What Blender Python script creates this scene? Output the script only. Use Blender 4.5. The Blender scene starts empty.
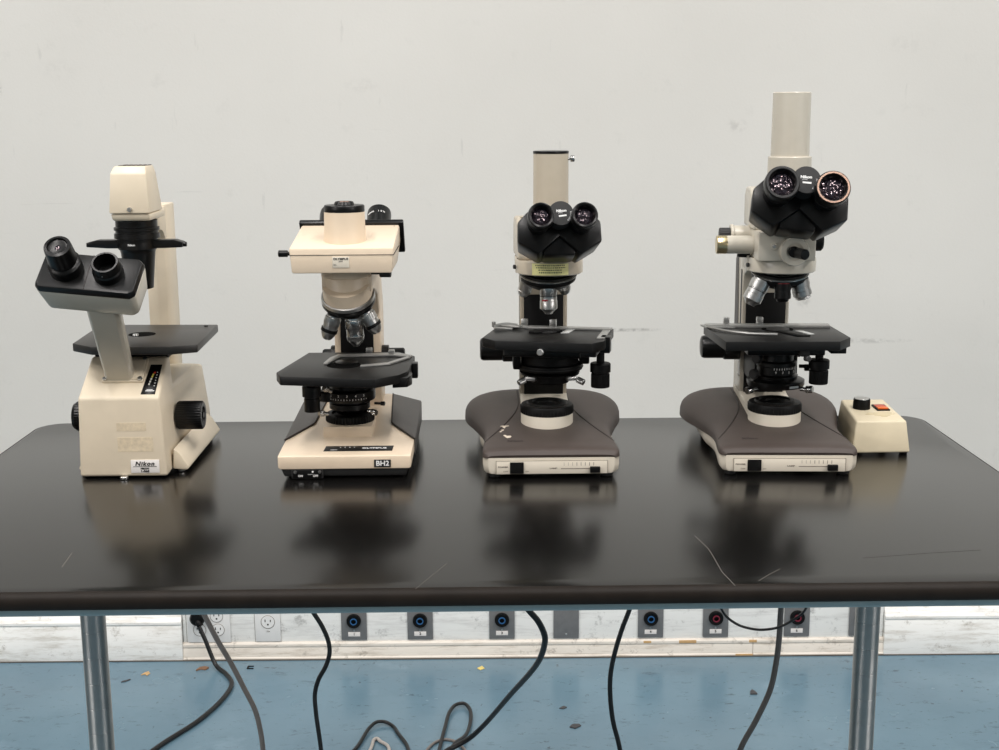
import bpy, bmesh, math, random
from mathutils import Matrix, Vector, Euler
random.seed(7)
C = bpy.context.scene.collection
PI = math.pi
T = 0.914            # height of the table top
WALL = 1.919         # y of the back wall
R = math.radians

# ------------------------------------------------------------------ materials
def s2l(c):
    return tuple((x/12.92 if x <= .04045 else ((x+.055)/1.055)**2.4) for x in [v/255 for v in c])

def mat(name, rgb, rough=.5, metal=0., spec=.5, var=.06, scale=60., bump=0., bscale=400., dirt=None, dscale=9.):
    m = bpy.data.materials.new(name); m.use_nodes = True
    nt = m.node_tree; b = nt.nodes['Principled BSDF']
    base = s2l(rgb)
    b.inputs['Roughness'].default_value = rough
    b.inputs['Metallic'].default_value = metal
    b.inputs['Specular IOR Level'].default_value = spec
    tc = nt.nodes.new('ShaderNodeTexCoord')
    n = nt.nodes.new('ShaderNodeTexNoise'); n.inputs['Scale'].default_value = scale; n.inputs['Detail'].default_value = 4
    nt.links.new(tc.outputs['Object'], n.inputs['Vector'])
    r = nt.nodes.new('ShaderNodeValToRGB')
    r.color_ramp.elements[0].position = .3; r.color_ramp.elements[1].position = .7
    r.color_ramp.elements[0].color = tuple(max(0, c*(1-var)) for c in base)+(1,)
    r.color_ramp.elements[1].color = tuple(min(1, c*(1+var)) for c in base)+(1,)
    nt.links.new(n.outputs['Fac'], r.inputs['Fac'])
    out = r.outputs['Color']
    if dirt:
        n2 = nt.nodes.new('ShaderNodeTexNoise'); n2.inputs['Scale'].default_value = dscale; n2.inputs['Detail'].default_value = 8; n2.inputs['Roughness'].default_value = .7
        nt.links.new(tc.outputs['Object'], n2.inputs['Vector'])
        r2 = nt.nodes.new('ShaderNodeValToRGB')
        r2.color_ramp.elements[0].position = dirt[1]; r2.color_ramp.elements[1].position = dirt[2]
        r2.color_ramp.elements[0].color = (0, 0, 0, 1); r2.color_ramp.elements[1].color = (dirt[3],)*3+(1,)
        nt.links.new(n2.outputs['Fac'], r2.inputs['Fac'])
        mx = nt.nodes.new('ShaderNodeMix'); mx.data_type = 'RGBA'
        nt.links.new(r2.outputs['Color'], mx.inputs['Factor'])
        nt.links.new(out, mx.inputs['A']); mx.inputs['B'].default_value = s2l(dirt[0])+(1,)
        out = mx.outputs['Result']
    nt.links.new(out, b.inputs['Base Color'])
    if bump:
        nb = nt.nodes.new('ShaderNodeTexNoise'); nb.inputs['Scale'].default_value = bscale; nb.inputs['Detail'].default_value = 2
        nt.links.new(tc.outputs['Object'], nb.inputs['Vector'])
        bp = nt.nodes.new('ShaderNodeBump'); bp.inputs['Strength'].default_value = bump; bp.inputs['Distance'].default_value = .001
        nt.links.new(nb.outputs['Fac'], bp.inputs['Height']); nt.links.new(bp.outputs['Normal'], b.inputs['Normal'])
    return m

M = dict(
    cream_a=mat('cream_enamel_warm', (216, 203, 180), .38, var=.02, dirt=((150, 135, 105), .66, .85, .35), dscale=25),
    cream_b=mat('cream_enamel_pink', (220, 202, 178), .38, var=.02),
    beige=mat('beige_enamel', (184, 174, 156), .25, var=.02),
    shell=mat('ivory_plastic', (214, 206, 190), .42, var=.02),
    greybeige=mat('grey_beige_enamel', (192, 186, 172), .26, var=.02),
    mauve=mat('mauve_grey_plastic', (66, 58, 54), .55, spec=.35, var=.05, bump=.15, bscale=900),
    charcoal=mat('charcoal_textured', (82, 80, 78), .55, spec=.35, var=.06, bump=.3, bscale=900),
    black=mat('black_plastic', (8, 8, 8), .32, var=.15, spec=.3),
    matte=mat('matte_black', (6, 6, 6), .5, var=.2, spec=.22),
    stage=mat('black_stage', (15, 15, 15), .42, var=.2, scale=120, spec=.35),
    stage_dark=mat('black_stage_enamel', (34, 32, 30), .4, var=.08, scale=90),
    rubber=mat('rubber_grey', (42, 42, 42), .55, var=.1, spec=.35),
    steel=mat('brushed_steel', (172, 172, 170), .42, metal=1, var=.05),
    chrome=mat('bright_chrome', (172, 172, 170), .24, metal=1, var=.03),
    satin=mat('satin_aluminium', (190, 190, 188), .34, metal=1, var=.05),
    brass=mat('pale_gold_metal', (205, 190, 150), .28, metal=1, var=.05),
    pink=mat('rose_gold_ring', (170, 142, 126), .45, metal=1, var=.05),
    gold=mat('gold_foil', (232, 226, 160), .42, metal=.2, var=.25, scale=60),
    seam=mat('seam_dark', (48, 42, 40), .7),
    white=mat('white_print', (228, 228, 226), .5, var=.01),
    paper=mat('white_sticker', (226, 222, 218), .45, var=.02),
    grime=mat('floor_line_grime', (92, 86, 78), .8, var=.3, scale=12),
    scratch=mat('pale_scratch', (92, 88, 82), .6),
    void=mat('painted_hole_shade', (3, 3, 3), .9, spec=.05),  # near-black paint for the shade inside the stage holes, which are not cut
    ink=mat('black_ink', (20, 20, 20), .5),
    greyink=mat('grey_ink', (120, 112, 102), .6),
    stain=mat('glue_residue', (208, 193, 166), .6, var=.12, scale=220),
    red=mat('red_led', (205, 60, 45), .4), yellow=mat('yellow_led', (190, 180, 80), .4), pale=mat('pale_led', (190, 190, 180), .4),
    redring=mat('red_print', (150, 36, 44), .4),
    orange=mat('orange_rocker', (226, 104, 34), .3, var=.05),
    orangered=mat('dark_orange_rocker', (190, 62, 20), .3, var=.05),
    boxcream=mat('yellowed_cream_plastic', (212, 200, 172), .5, var=.03, bump=.1, bscale=700),
    plastic_w=mat('white_plastic', (226, 226, 224), .35, var=.01),
    plate=mat('grey_cover_plate', (122, 122, 122), .42, metal=.3, var=.08, dirt=((190, 190, 185), .6, .75, .5), dscale=14),
    blue=mat('blue_plastic_ring', (44, 92, 140), .4), crimson=mat('crimson_plastic_ring', (120, 36, 54), .4),
    cable=mat('black_cable', (14, 14, 15), .42), greycable=mat('grey_cable', (118, 112, 108), .5), darkgreycable=mat('dark_grey_cable', (78, 76, 74), .5),
    palecable=mat('pale_cable', (176, 170, 164), .5),
    apron=mat('grey_blue_steel', (122, 140, 144), .35, metal=.35, var=.04),
    frosted=mat('clear_glass_slide', (170, 172, 170), .12, var=.03),
    slidemetal=mat('grey_slide_holder', (158, 158, 155), .38, metal=.6, var=.06),
    chip=mat('yellow_chip', (222, 200, 120), .7), brown=mat('brown_leaf', (130, 98, 74), .8), debris=mat('dark_debris', (70, 70, 72), .8),
    peel=mat('peeled_paint_wood', (196, 160, 112), .8, var=.1),
    beigewhite=mat('chipped_paint', (206, 194, 176), .6),
)

def lens_mat():
    m = bpy.data.materials.new('coated_lens'); m.use_nodes = True
    nt = m.node_tree; b = nt.nodes['Principled BSDF']
    b.inputs['Base Color'].default_value = (.01, .008, .012, 1); b.inputs['Roughness'].default_value = .06
    b.inputs['IOR'].default_value = 1.7; b.inputs['Specular Tint'].default_value = (1, .8, .85, 1)
    tc = nt.nodes.new('ShaderNodeTexCoord'); v = nt.nodes.new('ShaderNodeTexVoronoi'); v.inputs['Scale'].default_value = 190
    nt.links.new(tc.outputs['Object'], v.inputs['Vector'])
    bp = nt.nodes.new('ShaderNodeBump'); bp.inputs['Strength'].default_value = .5; bp.inputs['Distance'].default_value = .004
    nt.links.new(v.outputs['Distance'], bp.inputs['Height']); nt.links.new(bp.outputs['Normal'], b.inputs['Normal'])
    return m
M['lens'] = lens_mat()
def brushed():
    nt = M['steel'].node_tree; b = nt.nodes['Principled BSDF']; b.inputs['Anisotropic'].default_value = .95; b.inputs['Anisotropic Rotation'].default_value = .25
    t_ = nt.nodes.new('ShaderNodeTangent'); t_.direction_type = 'RADIAL'; t_.axis = 'Z'; nt.links.new(t_.outputs[0], b.inputs['Tangent'])
brushed()

# ---- setting materials
def node(nt, t, **kw):
    n = nt.nodes.new(t)
    for k, v in kw.items():
        if k in n.inputs: n.inputs[k].default_value = v
        else: setattr(n, k, v)
    return n

def mixc(nt, fac, a, b):
    mx = nt.nodes.new('ShaderNodeMix'); mx.data_type = 'RGBA'
    for inp, v in (('Factor', fac), ('A', a), ('B', b)):
        if isinstance(v, (tuple, float, int)): mx.inputs[inp].default_value = v
        else: nt.links.new(v, mx.inputs[inp])
    return mx.outputs['Result']

def ramp(nt, src, p0, p1, v0=0., v1=1.):
    r = nt.nodes.new('ShaderNodeMapRange'); r.inputs['From Min'].default_value = p0; r.inputs['From Max'].default_value = p1
    r.inputs['To Min'].default_value = v0; r.inputs['To Max'].default_value = v1
    nt.links.new(src, r.inputs['Value']); return r.outputs['Result']

def noise(nt, vec, scale, detail=4, rough=.5):
    n = node(nt, 'ShaderNodeTexNoise', Scale=scale, Detail=detail, Roughness=rough)
    nt.links.new(vec, n.inputs['Vector']); return n.outputs['Fac']

def mapping(nt, vec, scale=(1, 1, 1), loc=(0, 0, 0), rot=(0, 0, 0)):
    m = nt.nodes.new('ShaderNodeMapping'); m.inputs['Scale'].default_value = scale; m.inputs['Location'].default_value = loc; m.inputs['Rotation'].default_value = rot
    nt.links.new(vec, m.inputs['Vector']); return m.outputs['Vector']

def mul(nt, a, b):
    m = nt.nodes.new('ShaderNodeMath'); m.operation = 'MULTIPLY'
    for i, v in enumerate((a, b)):
        if isinstance(v, (int, float)): m.inputs[i].default_value = v
        else: nt.links.new(v, m.inputs[i])
    return m.outputs[0]

def base_mat(name, rough, spec=.5):
    m = bpy.data.materials.new(name); m.use_nodes = True
    nt = m.node_tree; b = nt.nodes['Principled BSDF']; b.inputs['Roughness'].default_value = rough; b.inputs['Specular IOR Level'].default_value = spec
    tc = nt.nodes.new('ShaderNodeTexCoord')
    return m, nt, b, tc.outputs['Object']

def wall_mat(name, marks=True):
    m, nt, b, v = base_mat(name, .6, .3)
    c = mixc(nt, ramp(nt, noise(nt, v, 1.7, 3), .3, .7), s2l((206, 204, 198))+(1,), s2l((212, 210, 204))+(1,))
    c = mixc(nt, mul(nt, ramp(nt, noise(nt, v, 14, 8, .7), .60, .74), .16), c, s2l((170, 170, 165))+(1,))
    c = mixc(nt, mul(nt, ramp(nt, noise(nt, mapping(nt, v, (26, 26, 5)), 1.6, 5, .6), .68, .75), .2), c, s2l((150, 150, 148))+(1,))
    c = mixc(nt, mul(nt, ramp(nt, noise(nt, mapping(nt, v, (2.4, 2.4, 40)), 1.4, 5, .6), .70, .76), .15), c, s2l((140, 138, 135))+(1,))
    if marks:
        nz = noise(nt, v, 60, 5, .7)
        for x, z, rx, rz, st in ((-1.15, 1.455, .012, .03, .5), (-.28, 1.46, .05, .02, .1), (.36, .862, .12, .006, .6), (.96, .83, .13, .008, .35),
                                 (-.36, 1.02, .016, .05, .3), (.80, .93, .02, .02, .35), (.62, 1.36, .03, .02, .25), (-1.0, 1.5, .06, .03, .08), (1.02, 1.55, .05, .03, .08), (.1, 1.1, .05, .02, .15)):
            mp = mapping(nt, v, (1/rx, 0, 1/rz), (-x/rx, 0, -z/rz))
            ln = nt.nodes.new('ShaderNodeVectorMath'); ln.operation = 'LENGTH'; nt.links.new(mp, ln.inputs[0])
            f = mul(nt, mul(nt, ramp(nt, ln.outputs['Value'], .3, 1., 1., 0.), ramp(nt, nz, .42, .6)), st)
            c = mixc(nt, f, c, s2l((128, 126, 122))+(1,))
    nt.links.new(c, b.inputs['Base Color'])
    bp = node(nt, 'ShaderNodeBump', Strength=.12, Distance=.002)
    nt.links.new(noise(nt, v, 180, 3), bp.inputs['Height']); nt.links.new(bp.outputs['Normal'], b.inputs['Normal'])
    return m

def floor_mat():
    m, nt, b, v = base_mat('blue_vinyl_floor', .22, .45)
    c = mixc(nt, ramp(nt, noise(nt, v, 3.2, 5), .3, .7), s2l((94, 122, 138))+(1,), s2l((106, 134, 149))+(1,))
    c = mixc(nt, mul(nt, ramp(nt, noise(nt, v, 9, 7, .7), .52, .72), .3), c, s2l((82, 108, 124))+(1,))
    c = mixc(nt, mul(nt, ramp(nt, noise(nt, mapping(nt, v, (5, 11, 1), (0, 0, 0), (0, 0, .6)), 3.0, 9, .75), .58, .66), .6), c, s2l((66, 86, 100))+(1,))
    c = mixc(nt, mul(nt, ramp(nt, noise(nt, mapping(nt, v, (7, 15, 1), (4, 0, 0), (0, 0, -.5)), 2.6, 8, .75), .60, .66), .75), c, s2l((52, 66, 76))+(1,))
    c = mixc(nt, mul(nt, ramp(nt, noise(nt, mapping(nt, v, (18, 6, 1), (7, 2, 0), (0, 0, .2)), 2.6, 8, .7), .64, .69), .6), c, s2l((60, 76, 88))+(1,))
    c = mixc(nt, mul(nt, ramp(nt, noise(nt, v, 46, 4, .6), .68, .72), .8), c, s2l((56, 64, 72))+(1,))
    c = mixc(nt, mul(nt, ramp(nt, noise(nt, mapping(nt, v, (1, 1, 1), (9, 3, 0)), 6, 5, .6), .64, .74), .2), c, s2l((146, 172, 188))+(1,))
    nt.links.new(c, b.inputs['Base Color'])
    nt.links.new(ramp(nt, noise(nt, v, 8, 4), .3, .7, .15, .28), b.inputs['Roughness'])
    return m

def trim_mat(name, a, d1, d2, streak=True):
    m, nt, b, v = base_mat(name, .45, .4)
    c = mixc(nt, ramp(nt, noise(nt, v, 5, 4), .3, .7), s2l(a)+(1,), s2l(tuple(min(255, x+8) for x in a))+(1,))
    c = mixc(nt, mul(nt, ramp(nt, noise(nt, mapping(nt, v, (5, 5, 46)), 1.5, 8, .75), .50, .72), .75), c, s2l(d1)+(1,))
    c = mixc(nt, mul(nt, ramp(nt, noise(nt, mapping(nt, v, (13, 13, 16)), 1.5, 8, .75), .57, .68), .65), c, s2l(d2)+(1,))
    nt.links.new(c, b.inputs['Base Color']); return m

def top_mat():
    m, nt, b, v = base_mat('black_phenolic_top', .2, .5)
    c = mixc(nt, ramp(nt, noise(nt, v, 5, 3), .3, .7), s2l((10, 10, 9))+(1,), s2l((14, 13, 13))+(1,))
    nt.links.new(c, b.inputs['Base Color'])
    return m

M['wall'] = wall_mat('white_wall_paint'); M['wallplain'] = mat('grey_wall_paint', (128, 127, 124), .7)
M['floor'] = floor_mat()
M['skirt'] = trim_mat('white_baseboard_paint', (240, 240, 236), (178, 170, 156), (150, 142, 130))
M['skirtcream'] = trim_mat('cream_baseboard_paint', (222, 215, 204), (160, 146, 128), (110, 102, 92))
M['raceway'] = trim_mat('white_raceway_paint', (240, 240, 236), (206, 204, 200), (158, 156, 152))
M['top'] = top_mat()
M['ceil'] = mat('white_ceiling', (232, 232, 230), .8)
M['topedge'] = mat('worn_black_edge', (28, 23, 19), .5, spec=.14, var=.2, scale=30)

# ------------------------------------------------------------------ geometry kit
def frame(o, n, xh=(1, 0, 0)):
    """matrix whose z is n, whose x is near xh, at o"""
    z = Vector(n).normalized(); x = Vector(xh); x = (x - z*x.dot(z))
    if x.length < 1e-5: x = Vector((0, 1, 0)) - z*z.y
    x.normalize(); y = z.cross(x)
    m = Matrix((x, y, z)).transposed().to_4x4(); m.translation = Vector(o); return m

def smooth(pts, sub=6, closed=False):
    P = [Vector(p) for p in pts]; n = len(P); out = []
    if n < 3: return P
    rng = n if closed else n-1
    for i in range(rng):
        p0 = P[(i-1) % n] if closed or i > 0 else P[0]*2-P[1]
        p1 = P[i]; p2 = P[(i+1) % n]
        p3 = P[(i+2) % n] if closed or i+2 < n else P[-1]*2-P[-2]
        t0 = 0.; t1 = t0+max(1e-6, (p1-p0).length)**.5; t2 = t1+max(1e-6, (p2-p1).length)**.5; t3 = t2+max(1e-6, (p3-p2).length)**.5
        for k in range(sub):
            t = t1+(t2-t1)*k/sub
            a1 = p0*((t1-t)/(t1-t0))+p1*((t-t0)/(t1-t0)); a2 = p1*((t2-t)/(t2-t1))+p2*((t-t1)/(t2-t1)); a3 = p2*((t3-t)/(t3-t2))+p3*((t-t2)/(t3-t2))
            b1 = a1*((t2-t)/(t2-t0))+a2*((t-t0)/(t2-t0)); b2 = a2*((t3-t)/(t3-t1))+a3*((t-t1)/(t3-t1))
            out.append(b1*((t2-t)/(t2-t1))+b2*((t-t1)/(t2-t1)))
    if not closed: out.append(P[-1])
    return out

class G:
    def __init__(s, m=None): s.v = []; s.f = []; s.m = m or Matrix()
    def put(s, bm, m=None):
        bmesh.ops.recalc_face_normals(bm, faces=bm.faces)
        mm = s.m @ (m or Matrix()); b = len(s.v); bm.verts.index_update()
        s.v += [mm @ v.co for v in bm.verts]
        s.f += [[b+v.index for v in f.verts] for f in bm.faces]
        bm.free(); return s
    def bevel(s, bm, w, seg=2, ang=30):
        if w <= 0: return
        es = [e for e in bm.edges if len(e.link_faces) == 2 and e.calc_face_angle(0) > R(ang)]
        if es: bmesh.ops.bevel(bm, geom=es, offset=w, segments=seg, profile=.5, affect='EDGES', clamp_overlap=True)
    def box(s, c, d, bev=0., rot=None, seg=2, m=None):
        bm = bmesh.new(); bmesh.ops.create_cube(bm, size=1)
        for v in bm.verts: v.co = Vector((v.co.x*d[0], v.co.y*d[1], v.co.z*d[2]))
        bmesh.ops.recalc_face_normals(bm, faces=bm.faces); s.bevel(bm, bev, seg)
        mm = Matrix.Translation(Vector(c))
        if rot is not None: mm = mm @ Euler(rot).to_matrix().to_4x4()
        return s.put(bm, (m or Matrix()) @ mm)
    def span(s, a, b, bev=0., seg=2, m=None):
        return s.box([(x+y)/2 for x, y in zip(a, b)], [abs(x-y) for x, y in zip(a, b)], bev, None, seg, m)
    def loft(s, loops, bev=0., cap=True, closed=True, m=None, seg=2):
        bm = bmesh.new(); L = [[bm.verts.new(p) for p in lp] for lp in loops]; n = len(L[0])
        for a, b in zip(L, L[1:]):
            for i in range(n if closed else n-1):
                j = (i+1) % n
                try: bm.faces.new((a[i], a[j], b[j], b[i]))
                except ValueError: pass
        if cap: bm.faces.new(L[0][::-1]); bm.faces.new(L[-1])
        bmesh.ops.recalc_face_normals(bm, faces=bm.faces); s.bevel(bm, bev, seg)
        return s.put(bm, m)
    def prism(s, pts, h0, h1, ax='z', bev=0., m=None, pts2=None, seg=2):
        f = {'z': lambda p, h: (p[0], p[1], h), 'x': lambda p, h: (h, p[0], p[1]), 'y': lambda p, h: (p[0], h, p[1])}[ax]
        return s.loft([[f(p, h0) for p in pts], [f(p, h1) for p in (pts2 or pts)]], bev, m=m, seg=seg)
    def lathe(s, prof, at=(0, 0, 0), n=(0, 0, 1), seg=40, knurl=None, m=None):
        bm = bmesh.new(); rings = []; hollow = prof[0][0] > 1e-6 and prof[-1][0] > 1e-6
        for r, h in prof:
            if r < 1e-6: rings.append([bm.verts.new((0, 0, h))]); continue
            ring = []
            for i in range(seg):
                a = 2*PI*i/seg; rr = r
                if knurl and knurl[0] <= h <= knurl[1] and i % 2: rr = r-knurl[2]
                ring.append(bm.verts.new((rr*math.cos(a), rr*math.sin(a), h)))
            rings.append(ring)
        for a, b in zip(rings, rings[1:]+([rings[0]] if hollow else [])):
            if len(a) == 1 and len(b) == 1: continue
            for i in range(seg):
                j = (i+1) % seg
                if len(a) == 1: bm.faces.new((a[0], b[j], b[i]))
                elif len(b) == 1: bm.faces.new((a[i], a[j], b[0]))
                else: bm.faces.new((a[i], a[j], b[j], b[i]))
        for ring, fl in () if hollow else ((rings[0], 1), (rings[-1], 0)):
            if len(ring) > 2: bm.faces.new(ring[::-1] if fl else ring)
        return s.put(bm, (m or Matrix()) @ frame(at, n))
    def cyl(s, r, at, n, h, bev=.0008, seg=32, knurl=0, m=None, r2=None):
        r2 = r if r2 is None else r2; b = min(bev, h*.4, r*.4)
        prof = [(0, 0), (r-b, 0), (r, b), (r2, h-b), (r2-b, h), (0, h)]
        kn = None
        if knurl: kn = (b*.5, h-b*.5, knurl); seg = 72 if seg == 32 else seg
        return s.lathe(prof, at, n, seg, kn, m)
    def tube(s, pts, r, seg=8, sub=6, m=None, smooth_path=True):
        P = smooth(pts, sub) if smooth_path else [Vector(p) for p in pts]
        bm = bmesh.new(); rings = []; up = Vector((0, 0, 1)); prev = None
        for i, p in enumerate(P):
            d = (P[min(i+1, len(P)-1)]-P[max(i-1, 0)]).normalized()
            x = prev if prev is not None else (Vector((1, 0, 0)) if abs(d.x) < .8 else Vector((0, 1, 0)))
            x = (x-d*x.dot(d)).normalized(); prev = x; y = d.cross(x)
            rings.append([bm.verts.new(p+(x*math.cos(2*PI*k/seg)+y*math.sin(2*PI*k/seg))*r) for k in range(seg)])
        for a, b in zip(rings, rings[1:]):
            for i in range(seg): bm.faces.new((a[i], a[(i+1) % seg], b[(i+1) % seg], b[i]))
        bm.faces.new(rings[0][::-1]); bm.faces.new(rings[-1])
        return s.put(bm, m)
    def text(s, st, c, xd, ud, h, bold=0., shear=0., depth=.0002, width=None, spacing=1.):
        """lettering centred at c, running along xd, upright along ud, h = capital height"""
        cu = bpy.data.curves.new('lettering', 'FONT'); cu.body = st; cu.size = h/.72; cu.align_x = 'CENTER'; cu.align_y = 'CENTER'
        cu.extrude = depth; cu.offset = bold; cu.shear = shear; cu.space_character = spacing; cu.resolution_u = 3
        o = bpy.data.objects.new('lettering', cu); C.objects.link(o)
        dg = bpy.context.evaluated_depsgraph_get(); me = bpy.data.meshes.new_from_object(o.evaluated_get(dg))
        x = Vector(xd).normalized(); z = x.cross(Vector(ud)).normalized(); y = z.cross(x)
        mm = Matrix((x, y, z)).transposed().to_4x4(); mm.translation = Vector(c)
        sx = 1.
        if width and len(me.vertices):
            xs = [v.co.x for v in me.vertices]; w = max(xs)-min(xs); sx = width/w if w else 1
        b = len(s.v); mm = s.m @ mm
        s.v += [mm @ Vector((v.co.x*sx, v.co.y, v.co.z)) for v in me.vertices]
        s.f += [[b+i for i in p.vertices] for p in me.polygons]
        bpy.data.objects.remove(o); bpy.data.curves.remove(cu); bpy.data.meshes.remove(me); return s
    def build(s, name, m, parent=None, sharp=35, off=None, label=None):
        me = bpy.data.meshes.new(name)
        o3 = Vector(off) if off else Vector((0, 0, 0))
        me.from_pydata([v-o3 for v in s.v], [], s.f); me.update()
        me.polygons.foreach_set('use_smooth', [True]*len(me.polygons)); me.set_sharp_from_angle(angle=R(sharp))
        me.materials.append(M[m] if isinstance(m, str) else m)
        o = bpy.data.objects.new(name, me); C.objects.link(o)
        if parent: o.parent = parent
        if label: o['label'] = label
        return o

def thing(name, label, cat, loc=(0, 0, 0), rz=0., group=None):
    o = bpy.data.objects.new(name, None); C.objects.link(o); o.empty_display_size = .05
    o.location = loc; o.rotation_euler = (0, 0, rz); o['label'] = label; o['category'] = cat
    if group: o['group'] = group
    return o
def tag(o, label, cat, group=None):
    o['label'] = label; o['category'] = cat
    if group: o['group'] = group
    return o
def struct(o, kind='structure'):
    o['kind'] = kind; return o

# ------------------------------------------------------------------ setting
struct(G().span((-5, -6, -.1), (5, WALL+.1, 0)).build('floor', 'floor'))
struct(G().span((-5, WALL, 0), (5, WALL+.1, 4.0)).build('wall_back', 'wall'))
struct(G().span((-5.1, -6, 0), (-5, WALL+.1, 4.0)).build('wall_left', 'wallplain'))
struct(G().span((5, -6, 0), (5.1, WALL+.1, 4.0)).build('wall_right', 'wallplain'))
struct(G().span((-5.1, -6.1, 0), (5.1, -6, 4.0)).build('wall_front', 'wallplain'))
struct(G().span((-5.1, -6.1, 4.0), (5.1, WALL+.1, 4.1)).build('ceiling', 'ceil'))

XL, XR = -.783, 1.041           # where the tall baseboard stops on either side of the outlet strip
tall = [(0, 0), (-.017, 0), (-.017, .094), (-.015, .098), (-.0185, .101), (-.0185, .108), (-.013, .113), (-.010, .122), (-.004, .128), (0, .128)]
tallp = [(WALL+a, z) for a, z in tall]
struct(G().prism(tallp, -4.99, XL, 'x', bev=.0008).build('baseboard_left', 'skirt'))
struct(G().prism(tallp, XR, 4.99, 'x', bev=.0008).build('baseboard_right', 'skirt'))
low = [(0, 0), (-.016, 0), (-.016, .006), (-.013, .008), (-.013, .030), (-.011, .034), (-.0135, .036), (-.0135, .043), (-.009, .048), (0, .048)]
lowp = [(WALL+a, z) for a, z in low]
lb = struct(G().prism(lowp, XL, .70, 'x', bev=.0006).build('baseboard_middle', 'skirtcream'))
struct(G().prism(lowp, .7012, XR, 'x', bev=.0006).build('baseboard_middle', 'skirtcream'))
RY = WALL-.007                   # face of the white strip the outlets sit on
struct(G().span((XL+.002, RY, .048), (XR-.002, WALL, .30), .0008).build('trim_1', 'raceway'))
sm = G()
for x in (XL+.011, XL+.026, -.5945, -.531, -.528): sm.span((x-.0006, RY-.0004, .0485), (x+.0006, RY+.001, .299))
struct(sm.build('trim_2', 'greyink'))
pl = G()
for x, z, w, h in ((.53, .041, .045, .008), (.70, .041, .02, .007), (.425, .041, .02, .006)):
    pl.span((x-w/2, WALL-.0140, z-h/2), (x+w/2, WALL-.012, z+h/2), .0004)
pl.span((.655, WALL-.0172, .001), (.70, WALL-.015, .007), .0004)
struct(pl.build('trim_3', 'peel'))

struct(G().span((-4.99, WALL-.0185, 0), (4.99, WALL-.0005, .0032), .0005).build('trim_4', 'grime'))
# ---- electrical plates on the strip
PZ = .052
def cover_plate(x, label, num=None, ring='blue', w=.066, h=.1143, blank=False):
    t = thing('cover_plate', label, 'wall plate', (x, RY, PZ), group='grey cover plates along the white strip')
    G().span((-w/2, -.0045, 0), (w/2, 0, h), .0012).build('plate', 'plate', t)
    for z in ((.012,) if blank else (.026, .082)): G().cyl(.0028, (0, -.0043, z), (0, -1, 0), .0012, .0004, 14).build('screw', 'satin', t)
    if not blank:
        c = G().lathe([(0, .001), (.0088, .001), (.0095, .007), (.0175, .0085), (.0188, .006), (.0188, 0), (0, 0)], (0, -.0045, .0535), (0, -1, 0), 40).build('connector', 'matte', t)
        G().lathe([(.0066, .006), (.0066, .0092), (.0090, .0092), (.0090, .006)], (0, -.0045, .0535), (0, -1, 0), 36).build('ring', ring, c)
        l = G().span((-.0155, -.0052, .0105), (.0155, -.0044, .0225), .0002).build('number_label', 'paper', t)
        G().text(num, (0, -.0054, .0166), (1, 0, 0), (0, 0, 1), .0065, .0003).build('lettering', 'ink', l)
    return t
cover_plate(-.337, 'grey plate with blue-ringed black socket, nearest the white round outlet', '1')
cover_plate(-.1655, 'grey plate with blue-ringed black socket, second from the white round outlet', '2')
cover_plate(.0468, 'grey plate with blue-ringed black socket, just before the blank plate', '3')
cover_plate(.2136, 'plain blank grey plate with no socket above the baseboard', blank=True)
cover_plate(.433, 'grey plate with blue-ringed black socket, just beyond the blank plate', '4')
cover_plate(.602, 'scuffed grey plate with crimson-ringed black socket under the thin drooping cable', '5', 'crimson')
cover_plate(.8132, 'grey plate with crimson-ringed black socket crossed by the thin cable, between two cords', '6', 'crimson')
cover_plate(.982, 'grey plate mostly hidden behind the chrome table leg', '7', 'crimson')

def receptacle(parent, x, z, sc=1.):
    r = G().lathe([(0, .0012), (.0155*sc, .0012), (.0165*sc, 0), (0, 0)], (x, -.0045, z), (0, -1, 0), 36).build('receptacle', 'plastic_w', parent)
    s = G().span((x-.0065*sc-.0011, -.0062, z+.0005), (x-.0065*sc+.0011, -.0055, z+.0075))
    s.span((x+.0065*sc-.0011, -.0062, z+.0005), (x+.0065*sc+.0011, -.0055, z+.0065))
    s.cyl(.0024, (x, -.0055, z-.0066), (0, -1, 0), .0006, .0001, 16)
    s.build('slot', 'ink', r)
    G().lathe([(.0163*sc, 0), (.0163*sc, .0009), (.0172*sc, .0009), (.0172*sc, 0)], (x, -.0045, z), (0, -1, 0), 36).build('outline', 'greyink', r)
q = thing('quad_outlet', 'white four-socket outlet plate with a black plug in it', 'wall outlet', (-.713, RY, PZ-.003))
G().span((-.0555, -.0045, 0), (.0555, 0, .1143), .0012).build('plate', 'plastic_w', q)
for dx, dz in ((-.0238, .0345), (.0238, .0345), (.0215, .072), (-.0238, .0725)): receptacle(q, dx, dz, .98)
o1 = thing('single_outlet', 'white plate with one round twist socket above the baseboard', 'wall outlet', (-.5605, RY, PZ-.002))
G().span((-.033, -.0045, 0), (.033, 0, .1143), .0012).build('plate', 'plastic_w', o1)
receptacle(o1, .001, .054, 1.05)
G().text('20A', (.001, -.0047, .028), (1, 0, 0), (0, 0, 1), .004).build('lettering', 'greyink', o1)

# the wall runs a touch out of parallel with the table
WM = Matrix.Translation((0, WALL+.005, 0)) @ Matrix.Rotation(-.0088, 4, 'Z') @ Matrix.Translation((0, -WALL, 0))
for o_ in list(C.objects):
    if o_.parent is None and (o_.name == 'wall_back' or o_.name.split('.')[0].split('_')[0] in ('baseboard', 'trim', 'cover', 'quad', 'single')): o_.matrix_basis = WM @ o_.matrix_basis

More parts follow.
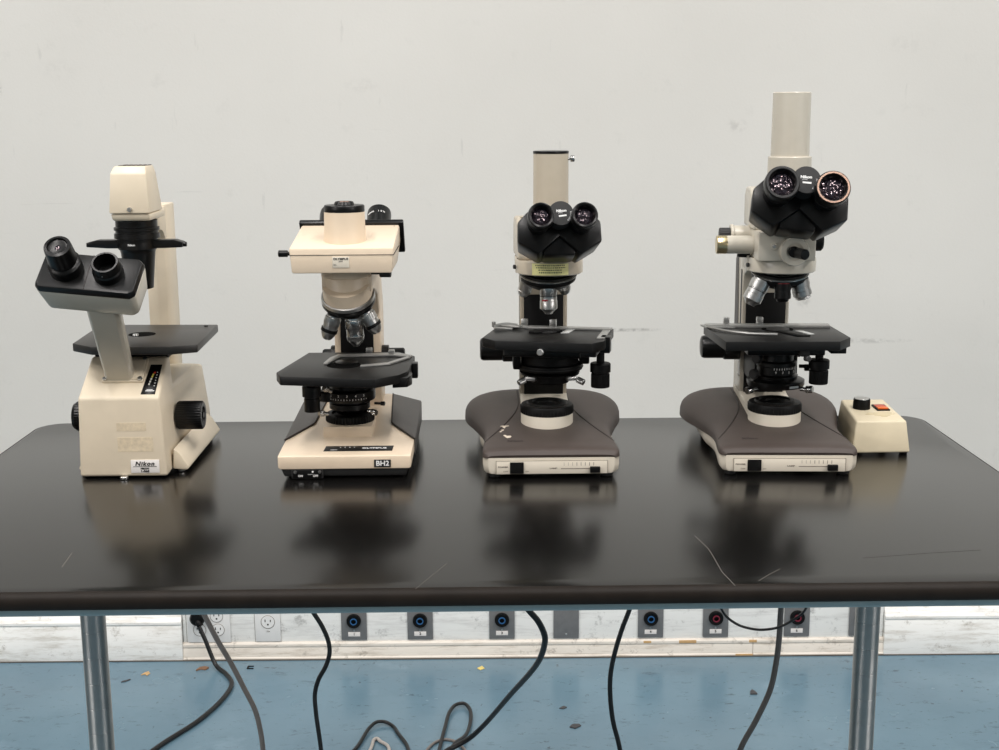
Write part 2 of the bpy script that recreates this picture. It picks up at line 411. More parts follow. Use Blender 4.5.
# ------------------------------------------------------------------ table
tb = thing('lab_table', 'black-topped lab table on chrome posts carrying the four microscopes', 'table', (0, 0, 0))
W, D, TH = .7021, .762, .0185
def rrect(w0, w1, d0, d1, r, n=8):
    pts = []
    for cx, cy, a0 in ((w1-r, d0+r, -90), (w1-r, d1-r, 0), (w0+r, d1-r, 90), (w0+r, d0+r, 180)):
        for k in range(n+1): a = R(a0+90*k/n); pts.append((cx+r*math.cos(a), cy+r*math.sin(a)))
    return pts
rr = lambda i: rrect(-W+i, W-i, i, D-i, max(.045-i, .01))
g = G()
loops = []
for i, z in ((.0045, -TH), (.0015, -TH+.0010), (0, -TH+.003), (0, -.0095), (.0008, -.006), (.0026, -.0030), (.0055, -.0010), (.009, 0)):
    loops.append([(x, y, T+z) for x, y in rr(i)])
top = g.loft(loops).build('tabletop', 'top', tb, 60)
top.data.materials.append(M['topedge'])
for p_ in top.data.polygons:
    if abs(p_.normal.z) < .985: p_.material_index = 1
a = G()
a.span((-.68, .0055, T-TH-.0072), (.68, .030, T-TH), .0008).span((-.66, .72, T-TH-.03), (.66, .738, T-TH), .0008)
a.span((-.66, .03, T-TH-.006), (-.642, .72, T-TH), .0008).span((.642, .03, T-TH-.006), (.66, .72, T-TH), .0008)
a.span((-.56, .34, T-TH-.03), (.56, .42, T-TH), .001)
a.build('apron', 'apron', tb)
for x in (-.5200, .5150):
    prof = [(0, .03)]; r0 = .0163; z = .03
    prof.append((r0, z))
    zz = T-TH-.030
    k = zz
    lev = []
    while k > .06: lev.append(k); k -= .0362
    for k in sorted(lev): prof += [(r0, k-.0012), (r0-.00025, k-.0004), (r0-.00025, k+.0004), (r0, k+.0012)]
    prof += [(r0, zz+.001), (0, zz+.001)]
    G().lathe(prof, (x, .38, 0), (0, 0, 1), 64).build('leg', 'steel', tb, 8)
    G().span((x-.03, .06, .012), (x+.03, .70, .045), .006).build('foot', 'apron', tb)
    for yy in (.09, .67): G().cyl(.02, (x, yy, 0), (0, 0, 1), .0125, .002).build('glide', 'matte', tb)
def scratch(pts, w):
    g = G(); P = [Vector((x, y, 0)) for x, y in pts]
    for a_, b_ in zip(P, P[1:]):
        d = (b_-a_).normalized(); nn = Vector((-d.y, d.x, 0))*w
        g.loft([[a_-nn+Vector((0, 0, T-.0002)), a_+nn+Vector((0, 0, T-.0002)), a_+nn+Vector((0, 0, T+.00012)), a_-nn+Vector((0, 0, T+.00012))],
                [b_-nn+Vector((0, 0, T-.0002)), b_+nn+Vector((0, 0, T-.0002)), b_+nn+Vector((0, 0, T+.00012)), b_-nn+Vector((0, 0, T+.00012))]])
    return g
scratch([(.243, .164), (.2505, .12), (.2514, .095), (.252, .045), (.258, .004)], .00035).build('scratch', 'scratch', tb)
scratch([(.285, .017), (.301, .037), (.315, .052)], .0003).build('scratch', 'scratch', tb)
scratch([(-.4547, .083), (-.4563, .105), (-.4579, .128)], .0004).build('scratch', 'scratch', tb)
scratch([(.413, .0836), (.491, .0974), (.55, .1055)], .0003).build('scratch', 'seam', tb)
scratch([(-.07, .005), (-.056, .04), (-.04, .08)], .0002).build('scratch', 'scratch', tb)

# ------------------------------------------------------------------ microscope 1: inverted, cream
o = Vector((-.48, .56, 0))
s1 = thing('inverted_microscope', 'cream inverted microscope with lamp housing on a tall pillar and low slanted eyepieces', 'microscope', (o.x, o.y, T), group=None)
O1 = (o.x, o.y, 0)
def B1(g, name, m, parent=s1, **k): return g.build(name, m, parent, off=O1, **k)
def sec(x, yz): return [(x, y, z) for y, z in yz]
prof1 = [(.43, .0025), (.43, .1105), (.497, .1535), (.510, .1535), (.5125, .1115), (.655, .1135), (.70, .104), (.722, .03), (.722, .0025)]
L1 = {.007: (-.5397, -.4222)}
def xl(z): return -.5397+(.0059)*min(1, z/.153)
def xr(z): return -.4222-.0079*min(1, z/.153)
B1(G().loft([[(xl(z), y, z) for y, z in prof1], [(xr(z), y, z) for y, z in prof1]], .004, seg=3), 'base', 'cream_a')
sk = [(-.421, .006), (-.4025, .004), (-.399, .007), (-.401, .011), (-.4115, .028), (-.419, .034)]
B1(G().prism(sk, .455, .672, 'y', .0015), 'side_skirt', 'cream_a')
sk2 = [(-.9475-p[0], p[1]) for p in sk]
B1(G().prism(sk2, .455, .672, 'y', .0015), 'side_skirt', 'cream_a')
B1(G().prism([(-.534, .437), (-.428, .437), (-.41, .47), (-.41, .66), (-.43, .715), (-.53, .715), (-.551, .66), (-.551, .47)], .0008, .0060, bev=.001), 'underside', 'matte')
for x, y in ((-.4795, .4265), (-.412, .465), (-.545, .47), (-.42, .66), (-.54, .66)):
    B1(G().cyl(.0055, (x, y, 0), (0, 0, 1), .0042, .001, 20), 'levelling_foot', 'satin')
# stage
st = G().prism([(-.5515, .476), (-.518, .4465), (-.4145, .4430), (-.3800, .459), (-.3855, .6265), (-.5595, .6345)], .1655, .1765, bev=.0012)
stg = B1(st, 'stage', 'stage_dark')
B1(G().lathe([(0, .0006), (.0185, .0006), (.0190, .0), (0, 0)], (-.4755, .545, .1763), (0, 0, 1), 40), 'stage_hole_disc', 'void', stg)  # flush disc, darkness of the hole painted on; the plate is solid
B1(G().lathe([(0, 0), (.0045, 0), (.004, .0022), (0, .0026)], (-.4815, .5335, .1768), (0, 0, 1), 16), 'objective_tip', 'satin', stg)
for x, y in ((-.40, .612), (-.54, .62)): B1(G().cyl(.003, (x, y, .1763), (0, 0, 1), .0012, .0003, 14), 'stage_screw', 'matte', stg)
B1(G().span((-.53, .50, .150), (-.43, .60, .166), .002), 'stage_support', 'matte', stg)
# pillar and arm
B1(G().prism([(-.4945, .664), (-.4785, .660), (-.466, .664), (-.4625, .672), (-.4625, .722), (-.4945, .722)], .10, .349, bev=.002), 'pillar', 'cream_a')
B1(G().prism([(.615, .345), (.615, .318), (.650, .312), (.662, .300), (.715, .300), (.722, .330), (.705, .3475)], -.4935, -.4635, 'x', .002), 'arm', 'cream_a')
# lamp house
lh = G().loft([[(-.506, .528, .3460), (-.4510, .528, .3460), (-.4530, .612, .3460), (-.505, .612, .3460)],
               [(-.5025, .532, .400), (-.4535, .532, .400), (-.457, .600, .400), (-.5005, .600, .400)],
               [(-.499, .540, .4095), (-.4555, .540, .4095), (-.459, .594, .4095), (-.497, .594, .4095)]], .0022)
lamp = B1(lh, 'lamp_house', 'cream_a')
B1(G().loft([[(-.5035, .534, .3355), (-.452, .534, .3355), (-.452, .62, .3355), (-.5035, .62, .3355)], [(-.505, .530, .3455), (-.451, .530, .3455), (-.451, .622, .3455), (-.505, .622, .3455)]], .003), 'lamp_base', 'cream_a', lamp)
vt = G()
for k in range(6): vt.span((-.495+k*.0065, .548, .4092), (-.4915+k*.0065, .587, .4101))
B1(vt, 'vent', 'seam', lamp)
B1(G().lathe([(0, 0), (.0034, 0), (.0034, .002), (.0026, .0035), (0, .0035)], (-.4775, .5285, .3515), (0, -1, 0), 20), 'screw', 'satin', lamp)
# condenser under the lamp
ax = (-.4805, .57, -.0015)
cd = G().lathe([(0, .336), (.0285, .336), (.0285, .327), (.0310, .326), (.0310, .322), (.0290, .3215), (.0290, .318), (.0310, .3175), (.0312, .311), (.0275, .3105), (.0275, .306), (0, .306)], ax, (0, 0, 1), 48)
cond = B1(cd, 'condenser', 'black')
B1(G().lathe([(0, .309), (.0262, .309), (.0268, .304), (.0268, .296), (.0245, .294), (.0235, .29), (.0185, .2405), (.016, .2395), (.0155, .2405), (0, .2405)], ax, (0, 0, 1), 48), 'condenser_cone', 'black', cond)
B1(G().prism([(-.5495, .2975), (-.5495, .3035), (-.535, .3070), (-.427, .3070), (-.416, .3035), (-.416, .2965), (-.44, .2955), (-.52, .2955)], .560, .580, 'y', .001).cyl(.0035, (-.418, .57, .3000), (1, 0, 0), .006, .0006, 16), 'phase_slider', 'black', cond)
B1(G().text('Nikon', (-.482, .5428, .3015), (1, 0, 0), (0, 0, 1), .0028, .0001), 'lettering', 'white', cond)
# slanted viewing tube
n1 = Vector((0, -.70, .714)).normalized()
pm = frame((-.4825, .4695, .1365), (0, -.541, .841), (1, 0, 0))
tp = B1(G(pm).span((-.0265, -.019, -.002), (.0285, .027, .003), .0015).span((-.024, -.0165, .002), (.026, .0245, .0045), .001), 'tube_flange', 'cream_a')
for x, y in ((-.0225, -.0155), (.0245, -.0155), (.0245, .0235), (-.0225, .0235)): B1(G(pm).lathe([(0, 0), (.0032, 0), (.003, .0014), (0, .0018)], (x, y, .0043), (0, 0, 1), 16), 'flange_screw', 'satin', tp)
def ring4(c, n, xh, w, h, ch=.006):
    f = frame(c, n, xh); w /= 2; h /= 2
    return [f @ Vector(p) for p in ((-w+ch, -h, 0), (w-ch, -h, 0), (w, -h+ch, 0), (w, h-ch, 0), (w-ch, h, 0), (-w+ch, h, 0), (-w, h-ch, 0), (-w, -h+ch, 0))]
nb = Vector((-.08, -.36, .93))
nv = (0, -.62, .78)
vtb = G().loft([ring4((-.4875, .4746, .120), nv, (1, 0, 0), .0365, .022, .004), ring4((-.4780, .3766, .243), nv, (1, 0, 0), .0400, .022, .004), ring4((-.4775, .3700, .251), nv, (1, 0, 0), .0400, .022, .004)], .0010)
B1(vtb, 'viewing_tube', 'greybeige')
hc = Vector((-.4855, .3553, .2854))
xt = Vector((math.cos(R(8)), -math.sin(R(8))*.5, -math.sin(R(8))*.75))
hf = frame(hc, (0.0, -.70, .714), xt) @ Matrix.Scale(.97, 4)
def hp(w, h0, h1, z): return [hf @ Vector(p) for p in ((-w, h0+.006, z), (-w+.006, h0, z), (w-.006, h0, z), (w, h0+.006, z), (w, h1-.006, z), (w-.006, h1, z), (-w+.006, h1, z), (-w, h1-.006, z))]
hd = B1(G().loft([hp(.052, -.016, .020, -.060), hp(.0610, -.0285, .0255, -.044), hp(.0655, -.0312, .0288, -.007)], .0025), 'viewing_head', 'greybeige')
B1(G().loft([hp(.0648, -.0306, .0287, -.0075), hp(.0655, -.031, .029, -.004), hp(.0635, -.029, .0275, .0025)], .0012), 'top_plate', 'black', hd)
def hpos(x, y, z): return hf @ Vector((x, y, z))
N = (hf.to_3x3() @ Vector((0, 0, 1))).normalized()
e = B1(G().lathe([(0, 0), (.0205, 0), (.0205, .013), (.0185, .015), (.0165, .016), (.0165, .018), (.0178, .019), (.0167, .041), (.0162, .044), (.0125, .045), (.0115, .042), (.0085, .041), (0, .041)], hpos(-.030, .002, .002), N, 44), 'eyepiece', 'black', hd)
B1(G().lathe([(0, .0), (.0072, .0), (.006, .0012), (0, .0018)], hpos(-.030, .002, .0428), N, 28), 'eyepiece_lens', 'lens', hd)
B1(G().lathe([(0, 0), (.0185, 0), (.0185, .010), (.0170, .012), (.0168, .022), (.0160, .0235), (.0138, .0235), (.0132, .003), (0, .003)], hpos(.026, .0, .002), N, 44), 'eyepiece_tube', 'black', hd)
B1(G().lathe([(0, 0), (.0012, 0), (0, .001)], hpos(.026, -.0172, .018), hf.to_3x3() @ Vector((0, -1, 0)), 10), 'set_screw', 'satin', hd)
seam = G()
seam.tube([hpos(-.0015, .028, .0026), hpos(-.0015, .005, .0026), hpos(.0005, -.029, .0026)], .0004, 6)
B1(seam, 'plate_seam', 'seam', hd)
# meter, stickers, knobs
pf = frame((-.4428, .4605, .1300), (0, -.541, .841), (1, 0, 0))
pp = Matrix(pf)
mt = B1(G(pp).prism([(-.0105, -.030), (.0085, -.030), (.0085, .027), (-.0068, .027)], -.0006, .0007, bev=.0002), 'lamp_meter', 'black')
for k, (yy, mm_) in enumerate(((-.013, 'pale'), (-.008, 'pale'), (-.003, 'pale'), (.0015, 'yellow'), (.0055, 'yellow'))): B1(G(pp).span((-.0035+k*.0006, yy, .0006), (-.0013+k*.0006, yy+.0033, .0011)), 'meter_light', mm_, mt)
B1(G(pp).span((.0, .0095, .0006), (.0026, .0125, .0011)), 'meter_light', 'red', mt)
tk = G(pp)
for k in range(6): tk.span((.0042, -.015+k*.0052, .0006), (.0056, -.0138+k*.0052, .001))
tk.span((-.004, -.0222, .0006), (.004, -.0214, .001)).span((-.005, -.0246, .0006), (.0065, -.0233, .001))
B1(tk, 'meter_scale', 'white', mt)
sk_ = B1(G().span((-.4706, .4290, .0078), (-.4326, .4305, .0256), .0003), 'maker_sticker', 'paper')
tx = G().text('Nikon', (-.4520, .4287, .0204), (1, 0, 0), (0, 0, 1), .0056, .0002, .22, width=.0255, spacing=1.15)
tx.span((-.4675, .4286, .0164), (-.4360, .4290, .0169))
tx.text('NIKON', (-.4520, .4287, .0138), (1, 0, 0), (0, 0, 1), .0023, .0001, width=.011)
tx.text('1-068', (-.4520, .4287, .0101), (1, 0, 0), (0, 0, 1), .0029, .0001, width=.0105)
B1(tx, 'lettering', 'ink', sk_)
B1(G().span((-.4865, .4297, .0655), (-.4475, .4302, .0765)).span((-.4865, .4297, .037), (-.4395, .4302, .0565)), 'glue_mark', 'stain')
B1(G().lathe([(0, 0), (.0180, 0), (.0198, .002), (.0198, .034), (.0180, .0358), (.0125, .0358), (.0115, .033), (.0045, .033), (.004, .036), (0, .036)], (-.4235, .51, .0680), (1, 0, 0), 72, (.001, .0345, .0012)), 'focus_knob', 'black')
B1(G().lathe([(0, 0), (.0185, 0), (.0205, .002), (.0205, .024), (.0175, .0285), (0, .0285)], (-.5375, .51, .0680), (-1, 0, 0), 72, (.001, .0235, .0012)), 'focus_knob', 'black')
B1(G().lathe([(0, 0), (.004, 0), (.004, .004), (.003, .006), (0, .006)], (-.538, .455, .0185), (-1, 0, 0), 16), 'side_knob', 'paper')

# ------------------------------------------------------------------ microscope 2: cream upright, head turned away
o = Vector((-.184, .53, 0)); O2 = (o.x, o.y, 0)
s2 = thing('upright_microscope', 'pinkish cream upright microscope whose boxy head is turned with eyepieces facing the wall', 'microscope', (o.x, o.y, T))
def B2(g, name, m, parent=s2, **k): return g.build(name, m, parent, off=O2, **k)
xc = -.1838
# base body: stations along y of (half width, outer z, inner half width, inner z)
def st2(y, w, zo, wi, zi, zb=.0145): return [(xc-w+.002, y, zb), (xc-w, y, zb+.002), (xc-w, y, zo), (xc-wi, y, zi), (xc+wi, y, zi), (xc+w, y, zo), (xc+w, y, zb+.002), (xc+w-.002, y, zb)]
B2(G().loft([st2(.415, .0875, .0312, .075, .0316), st2(.4165, .0885, .0322, .07, .0328), st2(.46, .0888, .0335, .06, .0362), st2(.50, .089, .034, .055, .0405), st2(.56, .0895, .036, .05, .0455), st2(.68, .0895, .042, .046, .056), st2(.70, .0885, .041, .045, .055)], .0016), 'base', 'cream_b')
B2(G().loft([[(xc-.081, .420, .003), (xc+.081, .420, .003), (xc+.085, .695, .003), (xc-.085, .695, .003)], [(xc-.085, .4165, .0155), (xc+.085, .4165, .0155), (xc+.087, .698, .0155), (xc-.087, .698, .0155)]], .002), 'underside', 'rubber')
for x in (-.07, .07):
    for y in (.44, .675): B2(G().cyl(.008, (xc+x, y, 0), (0, 0, 1), .004, .001, 20), 'rubber_foot', 'matte')
for sgn in (-1, 1):
    P = [(xc+sgn*.0902, .492, .0346), (xc+sgn*.055, .545, .0452), (xc+sgn*.0475, .688, .0566), (xc+sgn*.0902, .694, .0435)]
    n_ = Vector((sgn*.22, 0, 1)).normalized()*.0024
    lo = [Vector(p)-n_*.6 for p in P]; hi = [Vector(p)+n_*.5 for p in P]
    B2(G().loft([lo, hi], .0008), 'side_panel', 'charcoal')
    lo = [Vector((xc+sgn*.0885, .494, .0135)), Vector((xc+sgn*.0885, .697, .0135)), Vector((xc+sgn*.0885, .697, .0425)), Vector((xc+sgn*.0885, .494, .0345))]
    B2(G().loft([lo, [v+Vector((sgn*.0022, 0, 0)) for v in lo]], .0008), 'side_panel', 'charcoal')
    ed = G().tube([Vector(P[0])+n_*.4, Vector(P[1])+n_*.4, Vector(P[2])+n_*.4], .0009, 6, smooth_path=False)
    B2(ed, 'panel_edge', 'seam')
pn = B2(G().span((-.2545, .4155, .0012), (-.2125, .4205, .0140), .0008), 'control_plate', 'rubber')
B2(G().span((-.2530, .4148, .0022), (-.2140, .4158, .0132), .0004), 'plate_face', 'matte', pn)
for x in (-.2495, -.2170): B2(G().lathe([(0, 0), (.0024, 0), (.002, .0012), (0, .0014)], (x, .4150, .0105), (0, -1, 0), 14), 'plate_screw', 'satin', pn)
B2(G().lathe([(0, 0), (.0014, 0), (.001, .001), (0, .001)], (-.2262, .4150, .0108), (0, -1, 0), 12), 'indicator', 'white', pn)
tx = G().text('ON', (-.2425, .4147, .0052), (1, 0, 0), (0, 0, 1), .0028, .0001).text('OFF', (-.2225, .4147, .0052), (1, 0, 0), (0, 0, 1), .0028, .0001).span((-.2330, .4146, .0073), (-.2260, .4149, .0076))
B2(tx, 'lettering', 'white', pn)
bd = B2(G().span((-.1443, .4138, .0166), (-.1220, .4162, .0268), .0003), 'model_badge', 'ink')
B2(G().text('BH2', (-.1331, .4136, .0217), (1, 0, 0), (0, 0, 1), .0068, .0002, width=.0172), 'lettering', 'white', bd)
sl = Vector((0, .044, .0034)).normalized(); up2 = Vector((0, -sl.z, sl.y))
sf = frame((xc+.0155, .443, .0349), up2, (1, 0, 0))
B2x = B2(G(sf).prism([(-.045, -.0105), (.047, -.0105), (.048, .0095), (-.0435, .0095)], -.0008, .0007, bev=.0002), 'brand_strip', 'ink')
tx = G(sf).text('OLYMPUS', (.0225, -.0008, .0008), (1, 0, 0), (0, 1, 0), .0048, .0002, width=.033)
for k in range(4): tx.cyl(.0009, (-.0235+k*.0063, .0035, .0006), (0, 0, 1), .0004, .0001, 10)
tx.span((-.036, -.0075, .0006), (-.027, -.0066, .001))
B2(tx, 'lettering', 'white', B2x)
# lamp block with field ring
B2(G().prism([(.490, .036), (.490, .0542), (.60, .0542), (.60, .045), (.56, .036)], -.2198, -.1525, 'x', .0012), 'lamp_block', 'cream_b')
B2(G().lathe([(0, .0535), (.0325, .0535), (.0343, .055), (.0343, .0635), (.0325, .065), (.026, .0655), (.0245, .063), (.012, .063), (0, .065)], (-.1862, .53, 0), (0, 0, 1), 96, (.0545, .064, .0016)), 'field_ring', 'matte')
cn = B2(G().lathe([(0, .066), (.020, .066), (.0235, .071), (.0285, .073), (.0285, .080), (.024, .081), (.024, .0845), (.0355, .0855), (.0365, .088), (.0365, .0985), (.0345, .1005), (.026, .101), (.0255, .108), (.023, .110), (.0165, .112), (.016, .128), (0, .128)], (-.1862, .53, 0), (0, 0, 1), 64), 'condenser', 'black')
mk = G(); ca, cb = -.1862, .53
for k in range(15):
    a_ = R(-135+k*6.4); 
    mk.box((ca+.0366*math.cos(a_), cb+.0366*math.sin(a_), .0905), (.0007, .0005, .0026 if k % 3 == 0 else .0015), rot=(0, 0, a_+PI/2))
for k, ch in enumerate('12345'):
    a_ = R(-128+k*19); d = Vector((math.cos(a_), math.sin(a_), 0))
    mk.text(ch, Vector((ca, cb, .0955))+d*.0367, (-d.y, d.x, 0), (0, 0, 1), .0032)
B2(mk, 'scale_marking', 'white', cn)
B2(G().cyl(.012, (-.2155, .512, .086), (0, 0, 1), .015, .002, 28), 'aperture_lever', 'black', cn)
for p, d in (((-.213, .497, .0705), (-.8, -.5, .22)), ((-.1585, .503, .0735), (.85, -.5, -.12)), ((-.207, .49, .1035), (-.7, -.6, .55))):
    B2(G().cyl(.0028, p, d, .009, .0005, 16).cyl(.0042, Vector(p)+Vector(d).normalized()*.006, d, .0085, .0006, 28, .0005), 'centring_screw', 'chrome', cn)
B2(G().cyl(.0018, (-.150, .51, .0825), (1, -.25, 0), .012, .0005, 12).cyl(.003, (-.141, .508, .0825), (1, -.25, 0), .006, .0006, 14), 'iris_lever', 'black', cn)
# stage
sp = [(-.2745, .449), (-.2655, .4205), (-.1385, .3965), (-.1095, .425), (-.0985, .4500), (-.0950, .560), (-.1200, .594), (-.2500, .594)]
s2g = B2(G().prism(sp, .1275, .1395, bev=.001), 'stage', 'stage')
B2(G().span((-.235, .49, .116), (-.145, .64, .128), .002).span((-.258, .452, .1205), (-.205, .50, .128), .001), 'stage_carrier', 'black', s2g)
B2(G().cyl(.0235, (-.1890, .495, .1393), (0, 0, 1), .0006, .0002, 40), 'stage_hole_disc', 'void', s2g)  # solid disc coloured as the shade of a hole
cone = G().lathe([(.0155, .0), (.0155, .004), (.0125, .0055), (0, .0055)], (-.1862, .505, .1385), (0, 0, 1), 36)
B2(cone, 'condenser_top', 'black', s2g)
hol = G().prism([(-.2045, .565), (-.118, .572), (-.098, .552), (-.100, .545), (-.128, .556), (-.200, .552), (-.2115, .500), (-.2175, .498), (-.2135, .540)], .1396, .1424, bev=.0006)
B2(hol, 'slide_holder', 'slidemetal', s2g)
B2(G().loft([[Vector(p)+Vector((0, 0, dz)) for p in ((-.165, .476, .1398), (-.165, .484, .1398))]+[Vector(p)+Vector((0, 0, dz)) for p in ((-.130, .500, .1398), (-.105, .545, .1398), (-.100, .538, .1398), (-.126, .492, .1398))] for dz in (0, .0025)], .0004), 'slide_clip', 'slidemetal', s2g)
B2(G().span((-.1665, .583, .139), (-.1575, .591, .1475), .001), 'clip_post', 'satin', s2g)
B2(G().span((-.1330, .562, .139), (-.1240, .571, .1475), .001), 'clip_post', 'satin', s2g)
B2(G().prism([(-.1185, .425), (-.0985, .43), (-.0935, .447), (-.0945, .470), (-.108, .47)], .1215, .1345, bev=.001).span((-.098, .505, .118), (-.0885, .522, .139), .0015).span((-.118, .45, .119), (-.097, .545, .127), .001), 'stage_bracket', 'black', s2g)
B2(G().lathe([(0, .081), (.0105, .081), (.0108, .082), (.0108, .099), (.0098, .0995), (.0098, .101), (.0128, .102), (.0128, .1155), (.0118, .1165), (.005, .117), (.005, .128), (0, .128)], (-.2312, .47, 0), (0, 0, 1), 60), 'stage_drive_knob', 'black', s2g)
# arm
B2(G().prism([(.632, .05), (.70, .05), (.70, .20), (.66, .262), (.585, .268), (.50, .262), (.50, .24), (.56, .236), (.610, .222), (.632, .19)], -.2165, -.1488, 'x', .003, seg=3), 'arm', 'cream_b')
B2(G().span((-.2075, .6295, .075), (-.1592, .634, .212), .001), 'arm_front_panel', 'matte')
tx = G().text('o', (-.1972, .629, .1672), (1, 0, 0), (0, 0, 1), .0028).text('N', (-.1872, .629, .152), (1, 0, 0), (0, 0, 1), .0034)
B2(tx, 'lettering', 'white')
B2(G().lathe([(0, 0), (.011, 0), (.012, .002), (.012, .018), (.0105, .0205), (0, .0205)], (-.2165, .655, .1215), (-1, 0, 0), 60, (.001, .019, .0006)).cyl(.0175, (-.2165, .655, .1215), (-1, 0, 0), .008, .001, 40), 'focus_knob', 'black')
B2(G().lathe([(0, 0), (.0175, 0), (.0175, .01), (.013, .011), (.013, .032), (.011, .034), (0, .034)], (-.1488, .655, .1215), (1, 0, 0), 60, (.012, .033, .0006)), 'focus_knob', 'black')
# nosepiece
nd = Vector((.05, .50, -.88)).normalized()
cN = Vector((-.1825, .517, .2290))
nk = B2(G().lathe([(0, .230), (.0345, .230), (.0345, .2575), (.0335, .259), (0, .259)], (-.183, .520, 0), (0, 0, 1), 56).lathe([(0, 0), (.0345, 0), (.0355, .001), (.0355, .0085), (.0345, .0095), (0, .0095)], (-.1835, .520, .2585), (0, 0, 1), 56).lathe([(0, -.026), (.0325, -.026), (.0338, -.006), (0, -.006)], cN, nd, 56), 'nose_mount', 'cream_b')
nsp = B2(G().lathe([(0, -.007), (.0345, -.007), (.0368, -.002), (.0372, .003), (.0345, .008), (.022, .013), (0, .014)], cN, nd, 56), 'nosepiece', 'black')
B2(G().lathe([(.0345, -.0078), (.0366, -.0070), (.0372, -.0025), (.0345, -.0025)], cN, nd, 56), 'nosepiece_ring', 'satin', nsp)
def objective(G_, at, d, L, r, bands=(), m='chrome', parent=None, name='objective', B=None, tip=.45, knurl=True, barrel=False):
    d = Vector(d).normalized()
    prof = [(0, 0), (r*.86, 0), (r*.86, L*.06), (r, L*.08), (r, L*.36), (r*.94, L*.38), (r*.94, L*.62), (r*.98, L*.63), (r*.90, L*.78), (r*tip, L*.96), (r*tip*.8, L), (0, L)]
    if barrel: prof = [(0, 0), (r*.90, 0), (r*.90, L*.05), (r, L*.06), (r, L*.36), (r*.95, L*.375), (r*.95, L*.56), (r*.985, L*.575), (r*.985, L*.82), (r*.93, L*.84), (r*.74, L*.88), (r*tip, L*.95), (r*tip*.85, L), (0, L)]
    ob = B(G_.lathe(prof, at, d, 56, (L*.07, L*.365, .0004) if knurl else None), name, m, parent)
    for h0, h1, bm_, rr_ in bands:
        B(G().lathe([(r*.9, L*h0), (r*rr_, L*h0), (r*rr_, L*h1), (r*.9, L*h1)], at, d, 40), 'objective_band', bm_, ob)
    return ob
objective(G(), Vector((-.2010, .500, .2080)), (-.36, .10, -1), .035, .0112, ((.55, .68, 'matte', 1.03),), 'satin', nsp, B=B2, tip=.6)
objective(G(), Vector((-.1735, .492, .2060)), (.06, .06, -1), .0400, .0125, ((.36, .37, 'matte', 1.0),), 'chrome', nsp, B=B2, tip=.4)
objective(G(), Vector((-.1580, .503, .2120)), (.52, .12, -1), .033, .0112, ((.55, .68, 'matte', 1.03),), 'satin', nsp, B=B2, tip=.6)
objective(G(), Vector((-.1700, .540, .2200)), (.25, .75, -.8), .028, .0100, (), 'satin', nsp, B=B2, tip=.6)
# head: box turned away
hx0, hx1 = -.2520, -.1145
hb = [(.450, .2715), (.450, .3045), (.580, .3235), (.600, .318), (.604, .300), (.570, .2715)]
head2 = B2(G().loft([[(hx0+.003, y, z) if z < .30 else (hx0, y, z) for y, z in hb], [(hx1-.003, y, z) if z < .30 else (hx1, y, z) for y, z in hb]], .0022), 'head', 'cream_b')
B2(G().span((hx0-.0003, .4494, .2955), (hx1+.0003, .4504, .2961)).span((hx1-.0006, .4497, .2955), (hx1+.0003, .57, .2961)), 'head_seam', 'seam', head2)
B2(G().text('·', (-.121, .57, .3232), (1, 0, 0), (0, 1, 0), .01), 'screw_dot', 'ink', head2)
nbk = Vector((0, .80, .60)).normalized(); bf = frame(((hx0+hx1)/2+.001, .603, .3010), nbk, (1, 0, 0))
plk = B2(G(bf).span((-.0735, -.034, -.002), (.0735, .0235, .006), .002).span((-.02, .0, .006), (.02, .022, .010), .002), 'eyepiece_plate', 'black', head2)
for sx in (1, -1):
    ey = B2(G(bf).lathe([(0, .004), (.0170, .004), (.0170, .018), (.0140, .020), (.0140, .027), (.0165, .029), (.0176, .056), (.0170, .062), (.0135, .064), (.012, .060), (0, .060)], (sx*.0345, .004, 0), (0, 0, 1), 44), 'eyepiece', 'black', head2)
    if sx == 1:
        at = bf @ Vector((sx*.0345, .004, .047)); g = G()
        for k, ch in enumerate('WHK 10X'):
            a_ = R(-140+k*13); d = Vector((math.cos(a_), math.sin(a_), 0))
            dm = bf.to_3x3(); c_ = at+dm @ (d*.0177)
            g.text(ch, c_, dm @ Vector((-d.y, d.x, 0)), dm @ Vector((0, 0, 1)), .0034)
        B2(g, 'lettering', 'white', head2)
tb2 = B2(G().lathe([(0, .298), (.0300, .300), (.0288, .314), (.0275, .330), (.0272, .3505), (0, .3505)], (-.1825, .497, -.0015), (0, 0, 1), 56), 'phototube', 'cream_b', head2)
B2(G().lathe([(0, .350), (.0268, .350), (.0272, .351), (.0272, .358), (.0262, .3595), (.014, .3600), (.012, .3640), (.0112, .3642), (.010, .361), (0, .361)], (-.1825, .497, -.0015), (0, 0, 1), 56), 'tube_cap', 'black', head2)
B2(G().lathe([(.0086, .3612), (.0095, .3633), (.0105, .3633), (.0112, .3612)], (-.1825, .497, -.0015), (0, 0, 1), 40), 'cap_ring', 'pink', head2)
B2(G().cyl(.0025, (-.250, .455, .2975), (-1, 0, 0), .006, .0004, 14).cyl(.0045, (-.2540, .455, .2975), (-1, 0, 0), .0125, .0008, 24), 'beam_selector', 'black', head2)
B2(G().cyl(.0018, (-.149, .50, .2655), (1, -.1, 0), .012, .0004, 14).cyl(.0052, (-.1372, .499, .2650), (1, -.1, 0), .0155, .001, 24), 'clamp_screw', 'rubber', nk)
lbl = B2(G().span((-.1952, .4490, .2790), (-.1730, .4500, .2935), .0003), 'maker_sticker', 'shell', head2)
